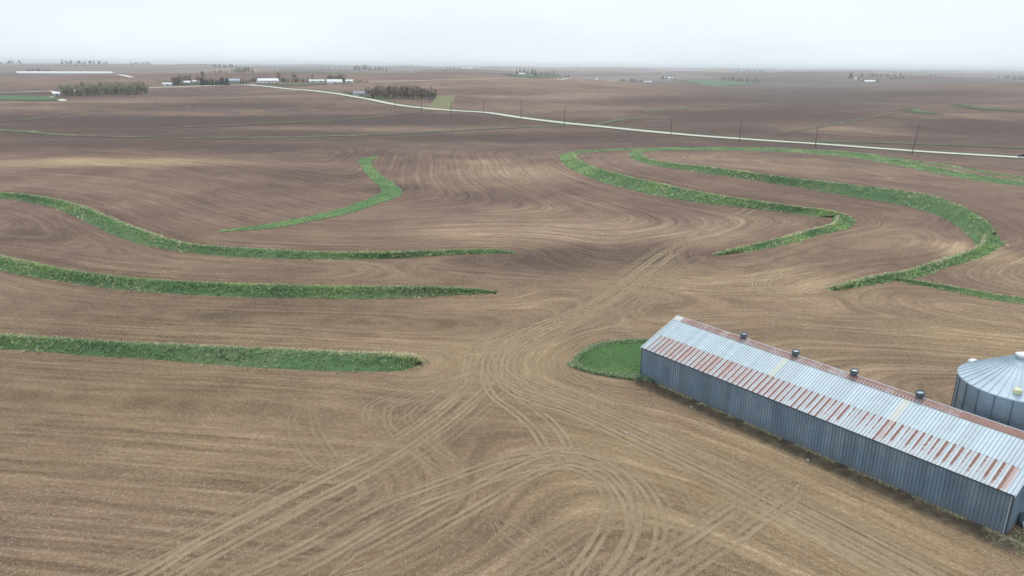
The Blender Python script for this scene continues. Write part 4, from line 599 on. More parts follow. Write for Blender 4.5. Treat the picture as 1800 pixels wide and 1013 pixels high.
# ------------------------------------------------------------------ grass tufts
def leaf_shader(k, c, nrm, thru=0.9):
    """thin leaf: light passes through as well as bouncing off"""
    d = k.node('ShaderNodeBsdfDiffuse'); k.set(d.inputs['Color'], c); k.set(d.inputs['Normal'], nrm)
    t = k.node('ShaderNodeBsdfTranslucent'); k.set(t.inputs['Color'], c); k.set(t.inputs['Normal'], nrm)
    k.set(t.inputs['Color'], k.scale_col(c, thru))
    m = k.node('ShaderNodeAddShader')
    k.t.links.new(d.outputs[0], m.inputs[0]); k.t.links.new(t.outputs[0], m.inputs[1]); k.t.links.new(m.outputs[0], k.out.inputs['Surface'])
def blade_material():
    k = NT('grass_blades')
    c = k.attr('col', 'Color')
    leaf_shader(k, c, None)
    return k.m
M_BLADE = blade_material()
GREENS = np.array([(0.105, 0.182, 0.098), (0.128, 0.205, 0.112), (0.16, 0.24, 0.135), (0.088, 0.155, 0.088)])
DRYS = np.array([(0.42, 0.37, 0.27), (0.33, 0.29, 0.20), (0.50, 0.45, 0.34)])

def tufts(name, P, D, parent, dry, hgt, wid, blades=4, lean=None, bright=None):
    """P: (n,3) base points; dry: (n,) 0..1 chance of straw; single-triangle blades"""
    n = len(P)
    if n == 0: return
    B = np.repeat(P, blades, 0); m = len(B)
    B[:, 0] += rng.uniform(-1, 1, m) * wid * 3.0; B[:, 1] += rng.uniform(-1, 1, m) * wid * 3.0
    h = np.repeat(hgt if np.ndim(hgt) else np.full(n, hgt), blades) * rng.uniform(0.45, 1.15, m)
    w = wid * rng.uniform(0.6, 1.2, m)
    th = rng.uniform(0, 2 * math.pi, m); le = rng.uniform(0.3, 1.3, m) * h
    lx = np.cos(th) * le; ly = np.sin(th) * le
    if lean is not None: lx += lean[0] * h; ly += lean[1] * h
    ph = rng.uniform(0, math.pi, m)
    wx = np.cos(ph) * w; wy = np.sin(ph) * w
    V = np.zeros((m, 3, 3))
    V[:, 0] = B + np.stack([-wx, -wy, np.full(m, -0.05)], 1)
    V[:, 1] = B + np.stack([wx, wy, np.full(m, -0.05)], 1)
    V[:, 2] = B + np.stack([lx, ly, h], 1)
    isdry = rng.uniform(0, 1, m) < np.repeat(dry * np.where(rng.uniform(0, 1, n) < 0.2, 1.8, 0.75), blades)
    clump = np.repeat(rng.uniform(0.78, 1.24, n), blades)
    C = GREENS[rng.randint(0, len(GREENS), m)]
    if bright is not None: C = C * np.repeat(bright, blades)[:, None] * np.array([1.0, 1.0, 0.8])
    pn = 0.5 + 0.25 * np.sin(P[:, 0] * 0.37 + 1.3 * np.sin(P[:, 1] * 0.21)) + 0.25 * np.sin(P[:, 1] * 0.55 + P[:, 0] * 0.13 + 2.0)
    pn = np.repeat(pn, blades)[:, None]
    C = C * (0.78 + 0.44 * pn) * (np.array([1.12, 1.0, 0.92]) * pn + np.array([0.88, 1.0, 1.08]) * (1 - pn))
    C = np.where(isdry[:, None], DRYS[rng.randint(0, 3, m)], C) * (clump * rng.uniform(0.85, 1.15, m))[:, None]
    me = bpy.data.meshes.new(name)
    me.vertices.add(m * 3); me.vertices.foreach_set('co', V.ravel())
    me.loops.add(m * 3); me.loops.foreach_set('vertex_index', np.arange(m * 3, dtype=np.int32))
    me.polygons.add(m); me.polygons.foreach_set('loop_start', np.arange(0, m * 3, 3, dtype=np.int32)); me.polygons.foreach_set('loop_total', np.full(m, 3, np.int32))
    me.update(calc_edges=True)
    ca = me.attributes.new('col', 'FLOAT_COLOR', 'POINT')
    ca.data.foreach_set('color', np.repeat(np.column_stack([C, np.ones(m)]), 3, 0).ravel().astype(np.float32))
    o = link(name, me, M_BLADE, parent)
    o['kind'] = 'stuff'
    return o

# ------------------------------------------------------------------ terraces
BANK_LABEL = {'left_near': 'nearest left grass terrace bank, thick with straw along its top', 'left_middle': 'middle left grass terrace bank, long and slightly bowed',
    'left_far': 'farthest left grass terrace bank, curving down from the left edge', 'right_inner': 'inner looping grass terrace bank on the right hill',
    'right_outer': 'outer looping grass terrace bank with the broad green face', 'right_upper': 'thin grass terrace bank near the road at right',
    'right_side': 'low grass strip running to the right edge behind the shed'}
for nm, strips in BANK_LINES.items():
    root = empty('terrace_bank', (0, 0, 0))
    tag(root, BANK_LABEL[nm], 'terrace', 'grass terraces on the slopes')
    V = []; F = []; TP = []; TD = []; TH = []; TB = []
    dist = np.mean([np.hypot(s[:, 0], s[:, 1]).mean() for s in strips])
    for st in strips:
        toe, cr, hc = st[:, 0:2], st[:, 2:4], np.maximum(st[:, 4], 0.03)
        wv = cr - toe; wl = np.linalg.norm(wv, axis=1)[:, None] + 1e-6; wn = wv / wl
        jit = np.cumsum(rng.normal(0, 0.10, (len(st), 1)), 0); jit -= np.linspace(0, 1, len(st))[:, None] * jit[-1]
        back = cr + wn * (1.2 + 0.9 * hc[:, None])
        rows_ = []
        for t, hh in ((-0.12, -0.05), (0.0, 0.06), (0.35, 0.42), (0.75, 0.90), (1.0, 1.0)):
            q = toe + wv * t + (wn * jit if t <= 0 else 0)
            base = terrain(q[:, 0], q[:, 1])
            rows_.append(np.column_stack([q, base + (hh * hc if t > 0 else hh)]))
        q = cr + wn * 0.6; rows_.append(np.column_stack([q, terrain(q[:, 0], q[:, 1]) + 0.92 * hc]))
        rows_.append(np.column_stack([back, ground_z(back[:, 0], back[:, 1]) - 0.08]))
        n0 = len(V); n = len(st)
        for r in rows_: V += list(r)
        K = len(rows_)
        F += [(n0 + c * n + i, n0 + c * n + i + 1, n0 + (c + 1) * n + i + 1, n0 + (c + 1) * n + i) for c in range(K - 1) for i in range(n - 1)]
        # tuft points over the surface, random between stations and across the profile
        R_ = np.array(rows_[1:6])
        seglen = np.linalg.norm(np.diff(cr, axis=0), axis=1).sum()
        dd = np.hypot(st[:, 0], st[:, 1]).mean()
        dens = 16.0 if dd < 110 else 9.0 if dd < 170 else 4.5 if dd < 230 else 2.0
        cnt = int(seglen * (wl.mean() + 1.2) * dens)
        i = rng.uniform(0, n - 1.001, cnt); c = rng.uniform(0, 1, cnt) ** 0.85 * (len(R_) - 1.001)
        i0 = i.astype(int); c0 = c.astype(int); fi = (i - i0)[:, None]; fc = (c - c0)[:, None]
        p = (R_[c0, i0] * (1 - fi) + R_[c0, i0 + 1] * fi) * (1 - fc) + (R_[c0 + 1, i0] * (1 - fi) + R_[c0 + 1, i0 + 1] * fi) * fc
        cn = c / (len(R_) - 1)
        p[:, :2] += rng.normal(0, 0.10 + 0.35 * (cn < 0.15), (2, cnt)).T
        low = 0.5 + 0.5 * np.sin(i0 * 0.05 + dd) ; pat = 0.5 + 0.5 * np.sin(i0 * 0.31 + 2 * cn + dd) * np.sin(i0 * 0.113)
        dry = 0.10 + 0.95 * np.clip((cn - 0.62) / 0.38, 0, 1) ** 1.5 * (0.35 + 0.65 * low) + 0.22 * np.clip((0.07 - cn) / 0.07, 0, 1) + 0.16 * (pat > 0.72)
        if nm == 'left_near': dry += np.clip((i0 / n - 0.6) / 0.4, 0, 1) * 0.75 * np.clip((cn - 0.15), 0, 1)
        brt = 1.0 + (0.45 * np.clip((0.55 - cn) / 0.55, 0, 1) * (0.5 + 0.5 * pat) if nm.startswith('right') else 0.0) * np.ones(cnt)
        TP.append(p); TD.append(dry); TH.append((0.26 + 0.16 * pat) * (0.5 + 0.5 * np.clip(np.interp(i, np.arange(n), hc) / 0.8, 0.2, 1))); TB.append(brt)
    mesh_obj('slope', V, F, M_BANK, root, True)
    wid = max(0.035, dist / 720 * 0.30)
    tufts('grass', np.vstack(TP), dist, root, np.concatenate(TD), np.concatenate(TH), wid, 8, (0.25, -0.25), np.concatenate(TB))

def strip_obj(name, st, mat, lift, label, cols=6, step=2.0):
    L_ = smooth_line(st, step); n = len(L_)
    V = []
    for c in range(cols + 1):
        t = c / cols
        q = L_[:, :2] * (1 - t) + L_[:, 2:4] * t
        V.append(np.column_stack([q, ground_z(q[:, 0], q[:, 1]) + lift]))
    F = [(c * n + i, (c + 1) * n + i, (c + 1) * n + i + 1, c * n + i + 1) for c in range(cols) for i in range(n - 1)]
    o = mesh_obj(name, np.vstack(V), F, mat, None, True)
    return tag(o, label, kind='structure'), L_
wo, wl_ = strip_obj('grass_path', STRIPS['waterway'], M_WATERWAY, 0.08, 'crooked bright green grassed waterway in the middle field')
lo_, ll_ = strip_obj('lawn', STRIPS['lawn'], M_LAWN, 0.08, 'rounded mown grass plot at the end of the shed')

def scatter_strip(L_, cnt, edge_bias=0.0):
    n = len(L_); i = rng.uniform(0, n - 1.001, cnt); i0 = i.astype(int); fi = (i - i0)[:, None]
    t = rng.uniform(0, 1, cnt)
    if edge_bias: t = np.where(rng.uniform(0, 1, cnt) < edge_bias, np.where(rng.uniform(0, 1, cnt) < 0.5, np.abs(rng.normal(0, 0.03, cnt)), 1 - np.abs(rng.normal(0, 0.03, cnt))), t)
    a = L_[i0] * (1 - fi) + L_[i0 + 1] * fi
    q = a[:, :2] * (1 - t[:, None]) + a[:, 2:4] * t[:, None]
    return np.column_stack([q, ground_z(q[:, 0], q[:, 1]) + 0.05]), t, i / n
p_, t_, s_ = scatter_strip(wl_, 5200)
o = tufts('grass', p_, 200, wo, np.full(len(p_), 0.12), 0.20, 0.09, 5, None, np.full(len(p_), 1.15))
p_, t_, s_ = scatter_strip(ll_, 9000)
o = tufts('grass', p_, 85, lo_, np.full(len(p_), 0.05), 0.09, 0.05, 4, None, np.full(len(p_), 0.95))
p_, t_, s_ = scatter_strip(ll_, 3000, 1.0)
o = tufts('grass', p_, 85, lo_, np.full(len(p_), 0.22), 0.34, 0.07, 4)
e_ = ll_[-1]; q_ = e_[:2] + (e_[2:4] - e_[:2]) * rng.uniform(0, 1, 300)[:, None] + rng.normal(0, 0.25, (300, 2))
tufts('grass', np.column_stack([q_, ground_z(q_[:, 0], q_[:, 1])]), 85, lo_, np.full(300, 0.3), 0.34, 0.07, 4)

# ------------------------------------------------------------------ crop residue lying on the near soil
n_ = 42000
ry_ = 40 + 85 * rng.uniform(0, 1, n_) ** 1.4; rx_ = rng.uniform(-0.86, 0.86, n_) * (ry_ + 8)
dn = np.sin(rx_ * 0.11 + 1.7 * np.sin(ry_ * 0.07)) + np.sin(ry_ * 0.19 + rx_ * 0.05) + 0.8 * np.sin(rx_ * 0.31 - ry_ * 0.23)
bw0 = (rx_ - BX) * bno[0] + (ry_ - BY) * bno[1]; bd0 = (rx_ - BX) * bax[0] + (ry_ - BY) * bax[1]
keep = (rng.uniform(-2.2, 2.2, n_) < dn) & ~((bw0 > -1.5) & (bw0 < 14) & (bd0 > -14) & (bd0 < BL + 4))
rx_, ry_ = rx_[keep], ry_[keep]; n_ = len(rx_)
th_ = rng.uniform(0, math.pi, n_); ln_ = rng.uniform(0.03, 0.10, n_); wd_ = rng.uniform(0.010, 0.022, n_)
base_ = np.stack([rx_, ry_, ground_z(rx_, ry_) + 0.02 + rng.uniform(0, 0.03, n_)], 1)
dv = np.stack([np.cos(th_) * ln_, np.sin(th_) * ln_, rng.uniform(0, 0.06, n_)], 1); sv = np.stack([-np.sin(th_) * wd_, np.cos(th_) * wd_, np.zeros(n_)], 1)
RV = np.stack([base_ - dv - sv, base_ + dv - sv, base_ + dv + sv, base_ - dv + sv], 1).reshape(-1, 3)
rme = bpy.data.meshes.new('crop_residue')
rme.vertices.add(n_ * 4); rme.vertices.foreach_set('co', RV.ravel()); rme.loops.add(n_ * 4); rme.loops.foreach_set('vertex_index', np.arange(n_ * 4, dtype=np.int32))
rme.polygons.add(n_); rme.polygons.foreach_set('loop_start', np.arange(0, n_ * 4, 4, dtype=np.int32)); rme.polygons.foreach_set('loop_total', np.full(n_, 4, np.int32)); rme.update(calc_edges=True)
tag(link('crop_residue', rme, plain('pale_stalks', (0.42, 0.355, 0.265), 0.9, 0, 0.25, 0.6)), 'pale bits of stalk scattered over the near soil', 'residue', None, 'stuff')

# ------------------------------------------------------------------ long metal shed
def galv_nodes(k, base=(0.54, 0.635, 0.69)):
    pos = k.tex('Object'); o = k.rnd()
    wpos = k.geo()
    n = k.noise(wpos, 1.4, 5, 0.7)
    st = k.noise(k.map(pos, (14.0, 0.7, 1.0), (0, 0, 0)), 1.0, 4, 0.6)
    col = k.scale_col(base, k.rng(n, 0.25, 0.75, 0.90, 1.08))
    col = k.scale_col(col, k.rng(o, 0, 1, 0.91, 1.06))
    col = k.mix(k.rng(st, 0.55, 0.8, 0, 0.25), col, (0.40, 0.42, 0.42))
    return col, pos, wpos, o

def rib_shade(k, x):
    """shade line at the foot of each rib, painted into the sheet colour"""
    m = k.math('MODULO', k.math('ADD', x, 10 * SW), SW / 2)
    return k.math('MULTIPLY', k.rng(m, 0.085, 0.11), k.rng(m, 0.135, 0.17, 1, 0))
NS = 62; SW = BL / NS
def roof_material(name, kind):
    k = NT(name)
    col, pos, wpos, o = galv_nodes(k)
    xyz = k.sep(pos); x, y = xyz[0], xyz[1]
    col = k.mix(k.math('MULTIPLY', rib_shade(k, x), k.rng(k.noise(wpos, 2.0, 3), 0.2, 0.7, 0.35, 0.85)), col, (0.24, 0.30, 0.345))  # shadow lines of the ribs, painted into the roof colour
    frq = k.noise(wpos, 3.5, 6, 0.75); big = k.noise(wpos, 0.9, 4, 0.7)
    rust_c = k.mix(k.rng(k.noise(wpos, 6.0, 4, 0.7), 0.3, 0.7), (0.215, 0.098, 0.085), (0.31, 0.175, 0.145))
    if kind in ('rusty', 'rustmid', 'patchy'):
        t = k.rng(y, 0.15, 2.85, 0, 1)                       # 0 at the eave, 1 at the lap
        edge = k.math('MULTIPLY', k.math('SUBTRACT', k.noise(k.map(wpos, (4, 4, 4)), 1.0, 5, 0.75), 0.5), 0.26)
        wide = k.rng(o, 0, 1, 0.15, 0.27)
        xs_ = k.math('ADD', x, edge)
        s = k.math('MULTIPLY', k.rng(xs_, 0.015, 0.045), k.rng(k.math('SUBTRACT', xs_, wide), 0.0, 0.05, 1, 0))
        if kind != 'patchy':
            pale = k.rng(k.math('ADD', big, k.math('MULTIPLY', k.rng(o, 0, 1, -0.5, 0.5), 0.35)), 0.32, 0.62, *((0.15, 0.85) if kind == 'rusty' else (0.05, 0.50)))
            col = k.mix(k.math('MULTIPLY', pale, k.rng(t, 0.0, 0.08, 0.4, 1)), col, (0.50, 0.355, 0.33))
            a = k.math('MULTIPLY', s, k.rng(k.math('ADD', frq, big), 0.62, 0.85, 0.55, 0.95))
        else:
            brk = k.math('MULTIPLY_ADD', t, 0.22, k.math('MULTIPLY_ADD', frq, 0.75, k.math('MULTIPLY', k.rng(o, 0, 1, -0.5, 0.5), 0.22)))
            a = k.math('MULTIPLY', s, k.rng(brk, 0.34, 0.50))
            a = k.math('MULTIPLY', a, k.rng(t, 0.03, 0.22, 0.2, 1))
            col = k.mix(k.math('MULTIPLY', k.rng(big, 0.35, 0.65), 0.42), col, (0.50, 0.40, 0.375))
        a = k.math('MULTIPLY', a, k.rng(t, 0.985, 1.0, 1.0, 0.9), clamp=True)
        col = k.mix(a, col, rust_c)
    if kind == 'cap':
        a = k.rng(k.math('ADD', frq, k.math('MULTIPLY', k.rng(o, 0, 1, -0.5, 0.5), 0.3)), 0.30, 0.48, 0.35, 0.97)
        col = k.mix(a, k.mix(0.5, col, (0.50, 0.40, 0.36)), k.mix(k.rng(frq, 0.35, 0.7), (0.215, 0.105, 0.09), (0.33, 0.185, 0.15)))
    if kind == 'fibre':
        col = k.mix(k.rng(big, 0.3, 0.7), (0.56, 0.585, 0.54), (0.61, 0.625, 0.58))
    k.bsdf(col, 0.62, 0.0, None, 0.35)
    return k.m
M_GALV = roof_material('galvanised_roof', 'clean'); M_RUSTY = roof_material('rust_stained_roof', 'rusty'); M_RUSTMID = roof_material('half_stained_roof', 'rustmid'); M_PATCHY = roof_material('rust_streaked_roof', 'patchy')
M_CAP = roof_material('rusted_ridge_cap', 'cap'); M_FIBRE = roof_material('cream_fibreglass', 'fibre')

def wall_material():
    k = NT('blue_grey_wall_metal')
    pos = k.tex('Object'); w = k.geo(); o = k.rnd(); z = k.sep(w)[2]
    n = k.noise(w, 0.35, 5, 0.65); f = k.noise(k.map(w, (6, 6, 0.6)), 1.0, 4, 0.65)
    col = k.mix(k.rng(n, 0.38, 0.62), (0.155, 0.225, 0.300), (0.215, 0.285, 0.352))
    col = k.scale_col(col, k.rng(o, 0, 1, 0.86, 1.14))
    col = k.scale_col(col, k.rng(f, 0.3, 0.7, 0.90, 1.10))
    col = k.mix(k.math('MULTIPLY', rib_shade(k, k.sep(pos)[0]), 0.6), col, (0.075, 0.10, 0.13))  # rib shadow lines put into the wall colour
    dirt = k.math('MULTIPLY', k.rng(z, 0.0, 0.9, 1, 0), k.rng(f, 0.3, 0.7, 0.2, 0.75), clamp=True)
    col = k.mix(dirt, col, (0.17, 0.16, 0.14))
    k.bsdf(col, 0.6, 0.0, None, 0.35)
    return k.m
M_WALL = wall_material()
M_TRIM = plain('dark_trim', (0.085, 0.10, 0.12), 0.6)
M_DARK = plain('dark_metal', (0.11, 0.145, 0.17), 0.55)
M_WHITE = plain('white_metal', (0.72, 0.75, 0.77), 0.5, 0, 0.06)
M_PALEGALV = plain('pale_galvanised', (0.46, 0.54, 0.60), 0.5, 0, 0.08)

def sheet_mesh(name, length, mat, rib=0.048, w=SW):
    """one roof or wall sheet: two raised ribs, laps 2 cm over its neighbour"""
    prof = [(0.0, 0.0), (0.03, 0.0), (0.05, rib), (0.09, rib), (0.115, 0.0), (0.20, 0.004), (w / 2 + 0.03, 0.0), (w / 2 + 0.05, rib), (w / 2 + 0.09, rib), (w / 2 + 0.115, 0.0), (w / 2 + 0.2, 0.004), (w + 0.015, 0.0)]
    n = len(prof)
    V = [(x, 0, z) for x, z in prof] + [(x, length, z) for x, z in prof]
    F = [(i, i + 1, n + i + 1, n + i) for i in range(n - 1)]
    V += [(x, 0, -0.012) for x, z in (prof[0], prof[-1])]
    F += [tuple([2 * n, 2 * n + 1] + list(range(n - 1, -1, -1)))]           # closed lower edge
    me = bpy.data.meshes.new(name); me.from_pydata(V, [], F); me.update(); me.materials.append(mat)
    return me
shed = empty('farm_shed', (BX, BY, float(ground_z(BX, BY))), BA)
tag(shed, 'long low metal farm shed with rust-streaked roof and blue grey walls', 'shed')
OV = 0.12
slope = math.atan2(BR - BE, BHW + OV); slen = math.hypot(BR - BE, BHW + OV)
W2 = 2 * BHW
body = MB().add([(0.06, 0.06, -0.2), (BL - 0.06, 0.06, -0.2), (BL - 0.06, W2 - 0.06, -0.2), (0.06, W2 - 0.06, -0.2), (0.06, 0.06, BE - 0.03), (BL - 0.06, 0.06, BE - 0.03), (BL - 0.06, W2 - 0.06, BE - 0.03), (0.06, W2 - 0.06, BE - 0.03), (0.06, BHW, BR - 0.12), (BL - 0.06, BHW, BR - 0.12)],
                [(0, 1, 5, 4), (1, 2, 6, 9, 5), (2, 3, 7, 6), (3, 0, 4, 8, 7)]).obj('wall', M_WALL, shed)
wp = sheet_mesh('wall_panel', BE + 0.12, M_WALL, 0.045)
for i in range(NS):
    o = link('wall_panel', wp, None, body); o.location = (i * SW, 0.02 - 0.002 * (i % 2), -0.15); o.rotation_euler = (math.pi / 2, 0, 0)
ng = 20; gw = W2 / ng
for i in range(ng):                                     # right gable end, cut to the roof line
    def top(yy): return BE + (BR - BE) * (1 - abs(yy - BHW) / BHW) - 0.08
    y0, y1 = i * gw, (i + 1) * gw
    r_ = 0.03
    pr = [(0, 0), (0.03, 0), (0.05, r_), (0.09, r_), (0.115, 0), (gw / 2 + 0.03, 0), (gw / 2 + 0.05, r_), (gw / 2 + 0.09, r_), (gw / 2 + 0.115, 0), (gw, 0)]
    V = [(BL + d_ - 0.02, y0 + a_, -0.15) for a_, d_ in pr] + [(BL + d_ - 0.02, y0 + a_, top(y0 + a_)) for a_, d_ in pr]
    n_ = len(pr)
    mesh_obj('wall_panel', V, [(j, j + 1, n_ + j + 1, n_ + j) for j in range(n_ - 1)], M_WALL, body)
for xx in (0, BL):
    MB().box(xx - 0.05, xx + 0.05, -0.05, 0.06, -0.1, BE - 0.02).obj('corner_trim', M_TRIM, shed)
MB().box(-0.1, BL + 0.1, -0.06, 0.02, BE - 0.16, BE - 0.045).obj('eave_trim', M_TRIM, shed)
MB().box(BL - 0.16, BL - 0.09, -0.10, -0.035, 0.1, BE - 0.2).obj('downpipe', M_PALEGALV, shed)
deck = MB().add([(-0.12, -OV + 0.05, BE - 0.035), (BL + 0.12, -OV + 0.05, BE - 0.035), (BL + 0.12, BHW, BR - 0.05), (-0.12, BHW, BR - 0.05), (BL + 0.12, W2 + OV - 0.05, BE - 0.035), (-0.12, W2 + OV - 0.05, BE - 0.035),
                 (-0.12, -OV + 0.05, BE - 0.12), (BL + 0.12, -OV + 0.05, BE - 0.12), (BL + 0.12, BHW, BR - 0.14), (-0.12, BHW, BR - 0.14), (BL + 0.12, W2 + OV - 0.05, BE - 0.12), (-0.12, W2 + OV - 0.05, BE - 0.12)],
                [(0, 1, 2, 3), (3, 2, 4, 5), (6, 9, 8, 7), (9, 11, 10, 8), (0, 6, 7, 1), (4, 10, 11, 5), (0, 3, 9, 6), (3, 5, 11, 9), (1, 7, 8, 2), (2, 8, 10, 4)]).obj('roof', M_TRIM, shed)
LOW, UP0, UP1 = 2.95, 2.85, slen - 0.35
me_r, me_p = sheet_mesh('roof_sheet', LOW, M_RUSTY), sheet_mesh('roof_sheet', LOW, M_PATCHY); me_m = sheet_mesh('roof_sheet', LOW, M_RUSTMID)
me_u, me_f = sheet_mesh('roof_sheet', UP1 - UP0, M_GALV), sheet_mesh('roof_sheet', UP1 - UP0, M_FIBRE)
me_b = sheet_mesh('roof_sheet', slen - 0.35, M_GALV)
def on_slope(o, x, s, off):
    o.location = (x, -OV + s * math.cos(slope) - off * math.sin(slope), BE + s * math.sin(slope) + off * math.cos(slope)); o.rotation_euler = (slope, 0, 0)
fibre = [int(VENTS[1] / SW) - 1, int(VENTS[3] / SW) - 1]
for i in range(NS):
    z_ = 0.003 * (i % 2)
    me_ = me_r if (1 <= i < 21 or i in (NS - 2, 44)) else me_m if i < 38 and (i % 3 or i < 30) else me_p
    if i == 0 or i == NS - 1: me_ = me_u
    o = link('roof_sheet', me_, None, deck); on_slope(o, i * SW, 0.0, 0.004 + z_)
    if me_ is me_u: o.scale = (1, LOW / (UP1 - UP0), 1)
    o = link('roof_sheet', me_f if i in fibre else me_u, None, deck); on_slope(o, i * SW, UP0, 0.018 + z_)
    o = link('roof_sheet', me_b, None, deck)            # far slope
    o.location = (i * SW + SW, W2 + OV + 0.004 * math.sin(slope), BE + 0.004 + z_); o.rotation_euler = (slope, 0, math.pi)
NCAP = 41; CW = BL / NCAP
cp = MB()
def cap_piece(side):
    m = MB(); prof = [(0, 0), (0.05, 0.03), (0.12, 0.03), (0.16, 0), (CW / 3, 0), (CW / 3 + 0.05, 0.03), (CW / 3 + 0.12, 0.03), (CW / 3 + 0.16, 0), (2 * CW / 3, 0), (2 * CW / 3 + 0.05, 0.03), (2 * CW / 3 + 0.12, 0.03), (2 * CW / 3 + 0.16, 0), (CW, 0)]
    n = len(prof); c = math.cos(slope); s = math.sin(slope); wd = 0.84
    V = [(x, -side * wd * c, -wd * s + z) for x, z in prof] + [(x, -side * 0.10 * c, -0.07 * s + z * 0.7) for x, z in prof] + [(x, 0, 0.012 + z * 0.3) for x, z in prof]
    m.add(V, [(j, j + 1, n + j + 1, n + j) for j in range(n - 1)] + [(n + j, n + j + 1, 2 * n + j + 1, 2 * n + j) for j in range(n - 1)])
    me = bpy.data.meshes.new('ridge_cap'); me.from_pydata(m.v, [], m.f); me.update(); return me
cn, cf, cx_ = cap_piece(1), cap_piece(-1), cap_piece(1)
cn.materials.append(M_CAP); cf.materials.append(M_GALV); cx_.materials.append(M_FIBRE)
for i in range(NCAP):
    o = link('ridge_cap', cx_ if i == 0 else cn, None, deck); o.location = (i * CW, BHW, BR + 0.055)
    o = link('ridge_cap', cf, None, deck); o.location = (i * CW, BHW, BR + 0.055)
# rake trim down the gable edges of the roof
for xx in (-0.13, BL + 0.04):
    for sg in (0, 1):
        y0, y1 = (-OV, BHW) if sg == 0 else (W2 + OV, BHW)
        MB().add([(xx, y0, BE - 0.13), (xx + 0.09, y0, BE - 0.13), (xx + 0.09, y1, BR - 0.08), (xx, y1, BR - 0.08), (xx, y0, BE + 0.055), (xx + 0.09, y0, BE + 0.055), (xx + 0.09, y1, BR + 0.06), (xx, y1, BR + 0.06)],
                 [(0, 3, 2, 1), (4, 5, 6, 7), (0, 1, 5, 4), (1, 2, 6, 5), (2, 3, 7, 6), (3, 0, 4, 7)]).obj('rake_trim', M_WHITE if xx < 0 else M_PALEGALV, shed)
for i, s_ in enumerate(VENTS):
    v = MB().lathe([(0.30, -0.25), (0.30, 0.16), (0.34, 0.18)], 18).obj('ridge_vent', M_DARK, shed, True); v.location = (s_, BHW, BR + 0.03); v.scale = (0.9, 0.9, 0.9)
    d_ = MB().lathe([(0.36, 0.14), (0.43, 0.22), (0.44, 0.60), (0.45, 0.62), (0.41, 0.62), (0.40, 0.24), (0.34, 0.16)], 18).obj('wind_band', M_DARK if i != 2 else M_DARK, v, True)
    c_ = MB().lathe([(0.37, 0.44), (0.35, 0.50), (0.02, 0.58)], 18).obj('vent_cap', M_WHITE if i in (1, 2) else M_PALEGALV, v, True)
    if i == 3: v.rotation_euler = (0.10, -0.12, 0)

# ------------------------------------------------------------------ grain bin
gx, gy, gr, ghe, ghp = BIN
fa = math.atan2(-gy, -gx)
grain = empty('grain_bin', (gx, gy, float(ground_z(gx, gy))), fa)
tag(grain, 'round galvanised grain bin with conical ribbed roof behind the shed', 'grain bin')
def bin_wall_material():
    k = NT('bin_wall_steel'); w = k.geo(); o = k.rnd(); z = k.sep(w)[2]
    n = k.noise(w, 0.8, 5, 0.7)
    col = k.mix(k.rng(n, 0.3, 0.7), (0.20, 0.255, 0.31), (0.26, 0.315, 0.37)); col = k.scale_col(col, k.rng(o, 0, 1, 0.9, 1.1))
    wv = k.math('SINE', k.math('MULTIPLY', z, 60.0))
    k.bsdf(col, 0.5, 0.35, k.bump(wv, 0.25, 0.03), 0.4)
    return k.m
M_BIN = bin_wall_material()
NW = 21
bw_ = empty('wall', (0, 0, 0)); bw_.parent = grain
rings = 5; rh = ghe / rings
pm = MB(); m_ = 4
a1 = 2 * math.pi / NW
for j in range(m_ + 1):
    t = a1 * j / m_
    pm.v += [(gr * math.cos(t), gr * math.sin(t), 0), (gr * math.cos(t), gr * math.sin(t), rh - 0.012)]
pm.f += [(2 * j, 2 * j + 2, 2 * j + 3, 2 * j + 1) for j in range(m_)]
pme = bpy.data.meshes.new('wall_panel'); pme.from_pydata(pm.v, [], pm.f); pme.update(); pme.materials.append(M_BIN)
for r in range(rings):
    for q in range(NW):
        o = link('wall_panel', pme, None, bw_); o.location = (0, 0, r * rh); o.rotation_euler = (0, 0, q * a1); o.scale = (1 - 0.002 * (r % 2), 1 - 0.002 * (r % 2), 1)
sme = MB().box(gr - 0.02, gr + 0.07, -0.05, 0.05, 0, ghe - 0.02)
sm_ = bpy.data.meshes.new('stiffener'); sm_.from_pydata(sme.v, [], sme.f); sm_.update(); sm_.materials.append(M_DARK)
for q in range(NW):
    o = link('stiffener', sm_, None, grain); o.rotation_euler = (0, 0, q * a1)
NR = 40; a2 = 2 * math.pi / NR; ro = gr + 0.14; ri = 0.55
rp = MB()
zo = ghe - 0.02; zi = ghe + (ghp - ghe) * (1 - ri / gr)
def rpt(r, t, up=0.0): return (r * math.cos(t), r * math.sin(t), zo + (zi - zo) * (ro - r) / (ro - ri) + up)
e_ = 0.045
for (r, ee) in ((ro, e_ / ro), (ri, e_ / ri * 0.6)):
    rp.v += [rpt(r, 0), rpt(r, ee * 0.3, 0.075), rpt(r, ee, 0.075), rpt(r, ee * 1.5, 0.0), rpt(r, a2, 0.0)]
rp.v += [rpt(ro, 0, -0.1), rpt(ro, a2, -0.1)]
rp.f += [(0, 5, 6, 1), (1, 6, 7, 2), (2, 7, 8, 3), (3, 8, 9, 4), (10, 0, 1, 2, 3, 4, 11)]
rp.f = [f[::-1] for f in rp.f]
M_BINROOF = plain('bin_roof_steel', (0.42, 0.51, 0.58), 0.5, 0.15, 0.09, 1.2, 0.4)
rpm = bpy.data.meshes.new('roof_panel'); rpm.from_pydata(rp.v, [], rp.f); rpm.update(); rpm.materials.append(M_BINROOF)
rt = empty('roof', (0, 0, 0)); rt.parent = grain
for q in range(NR):
    o = link('roof_panel', rpm, None, rt); o.rotation_euler = (0, 0, q * a2 + 0.05)
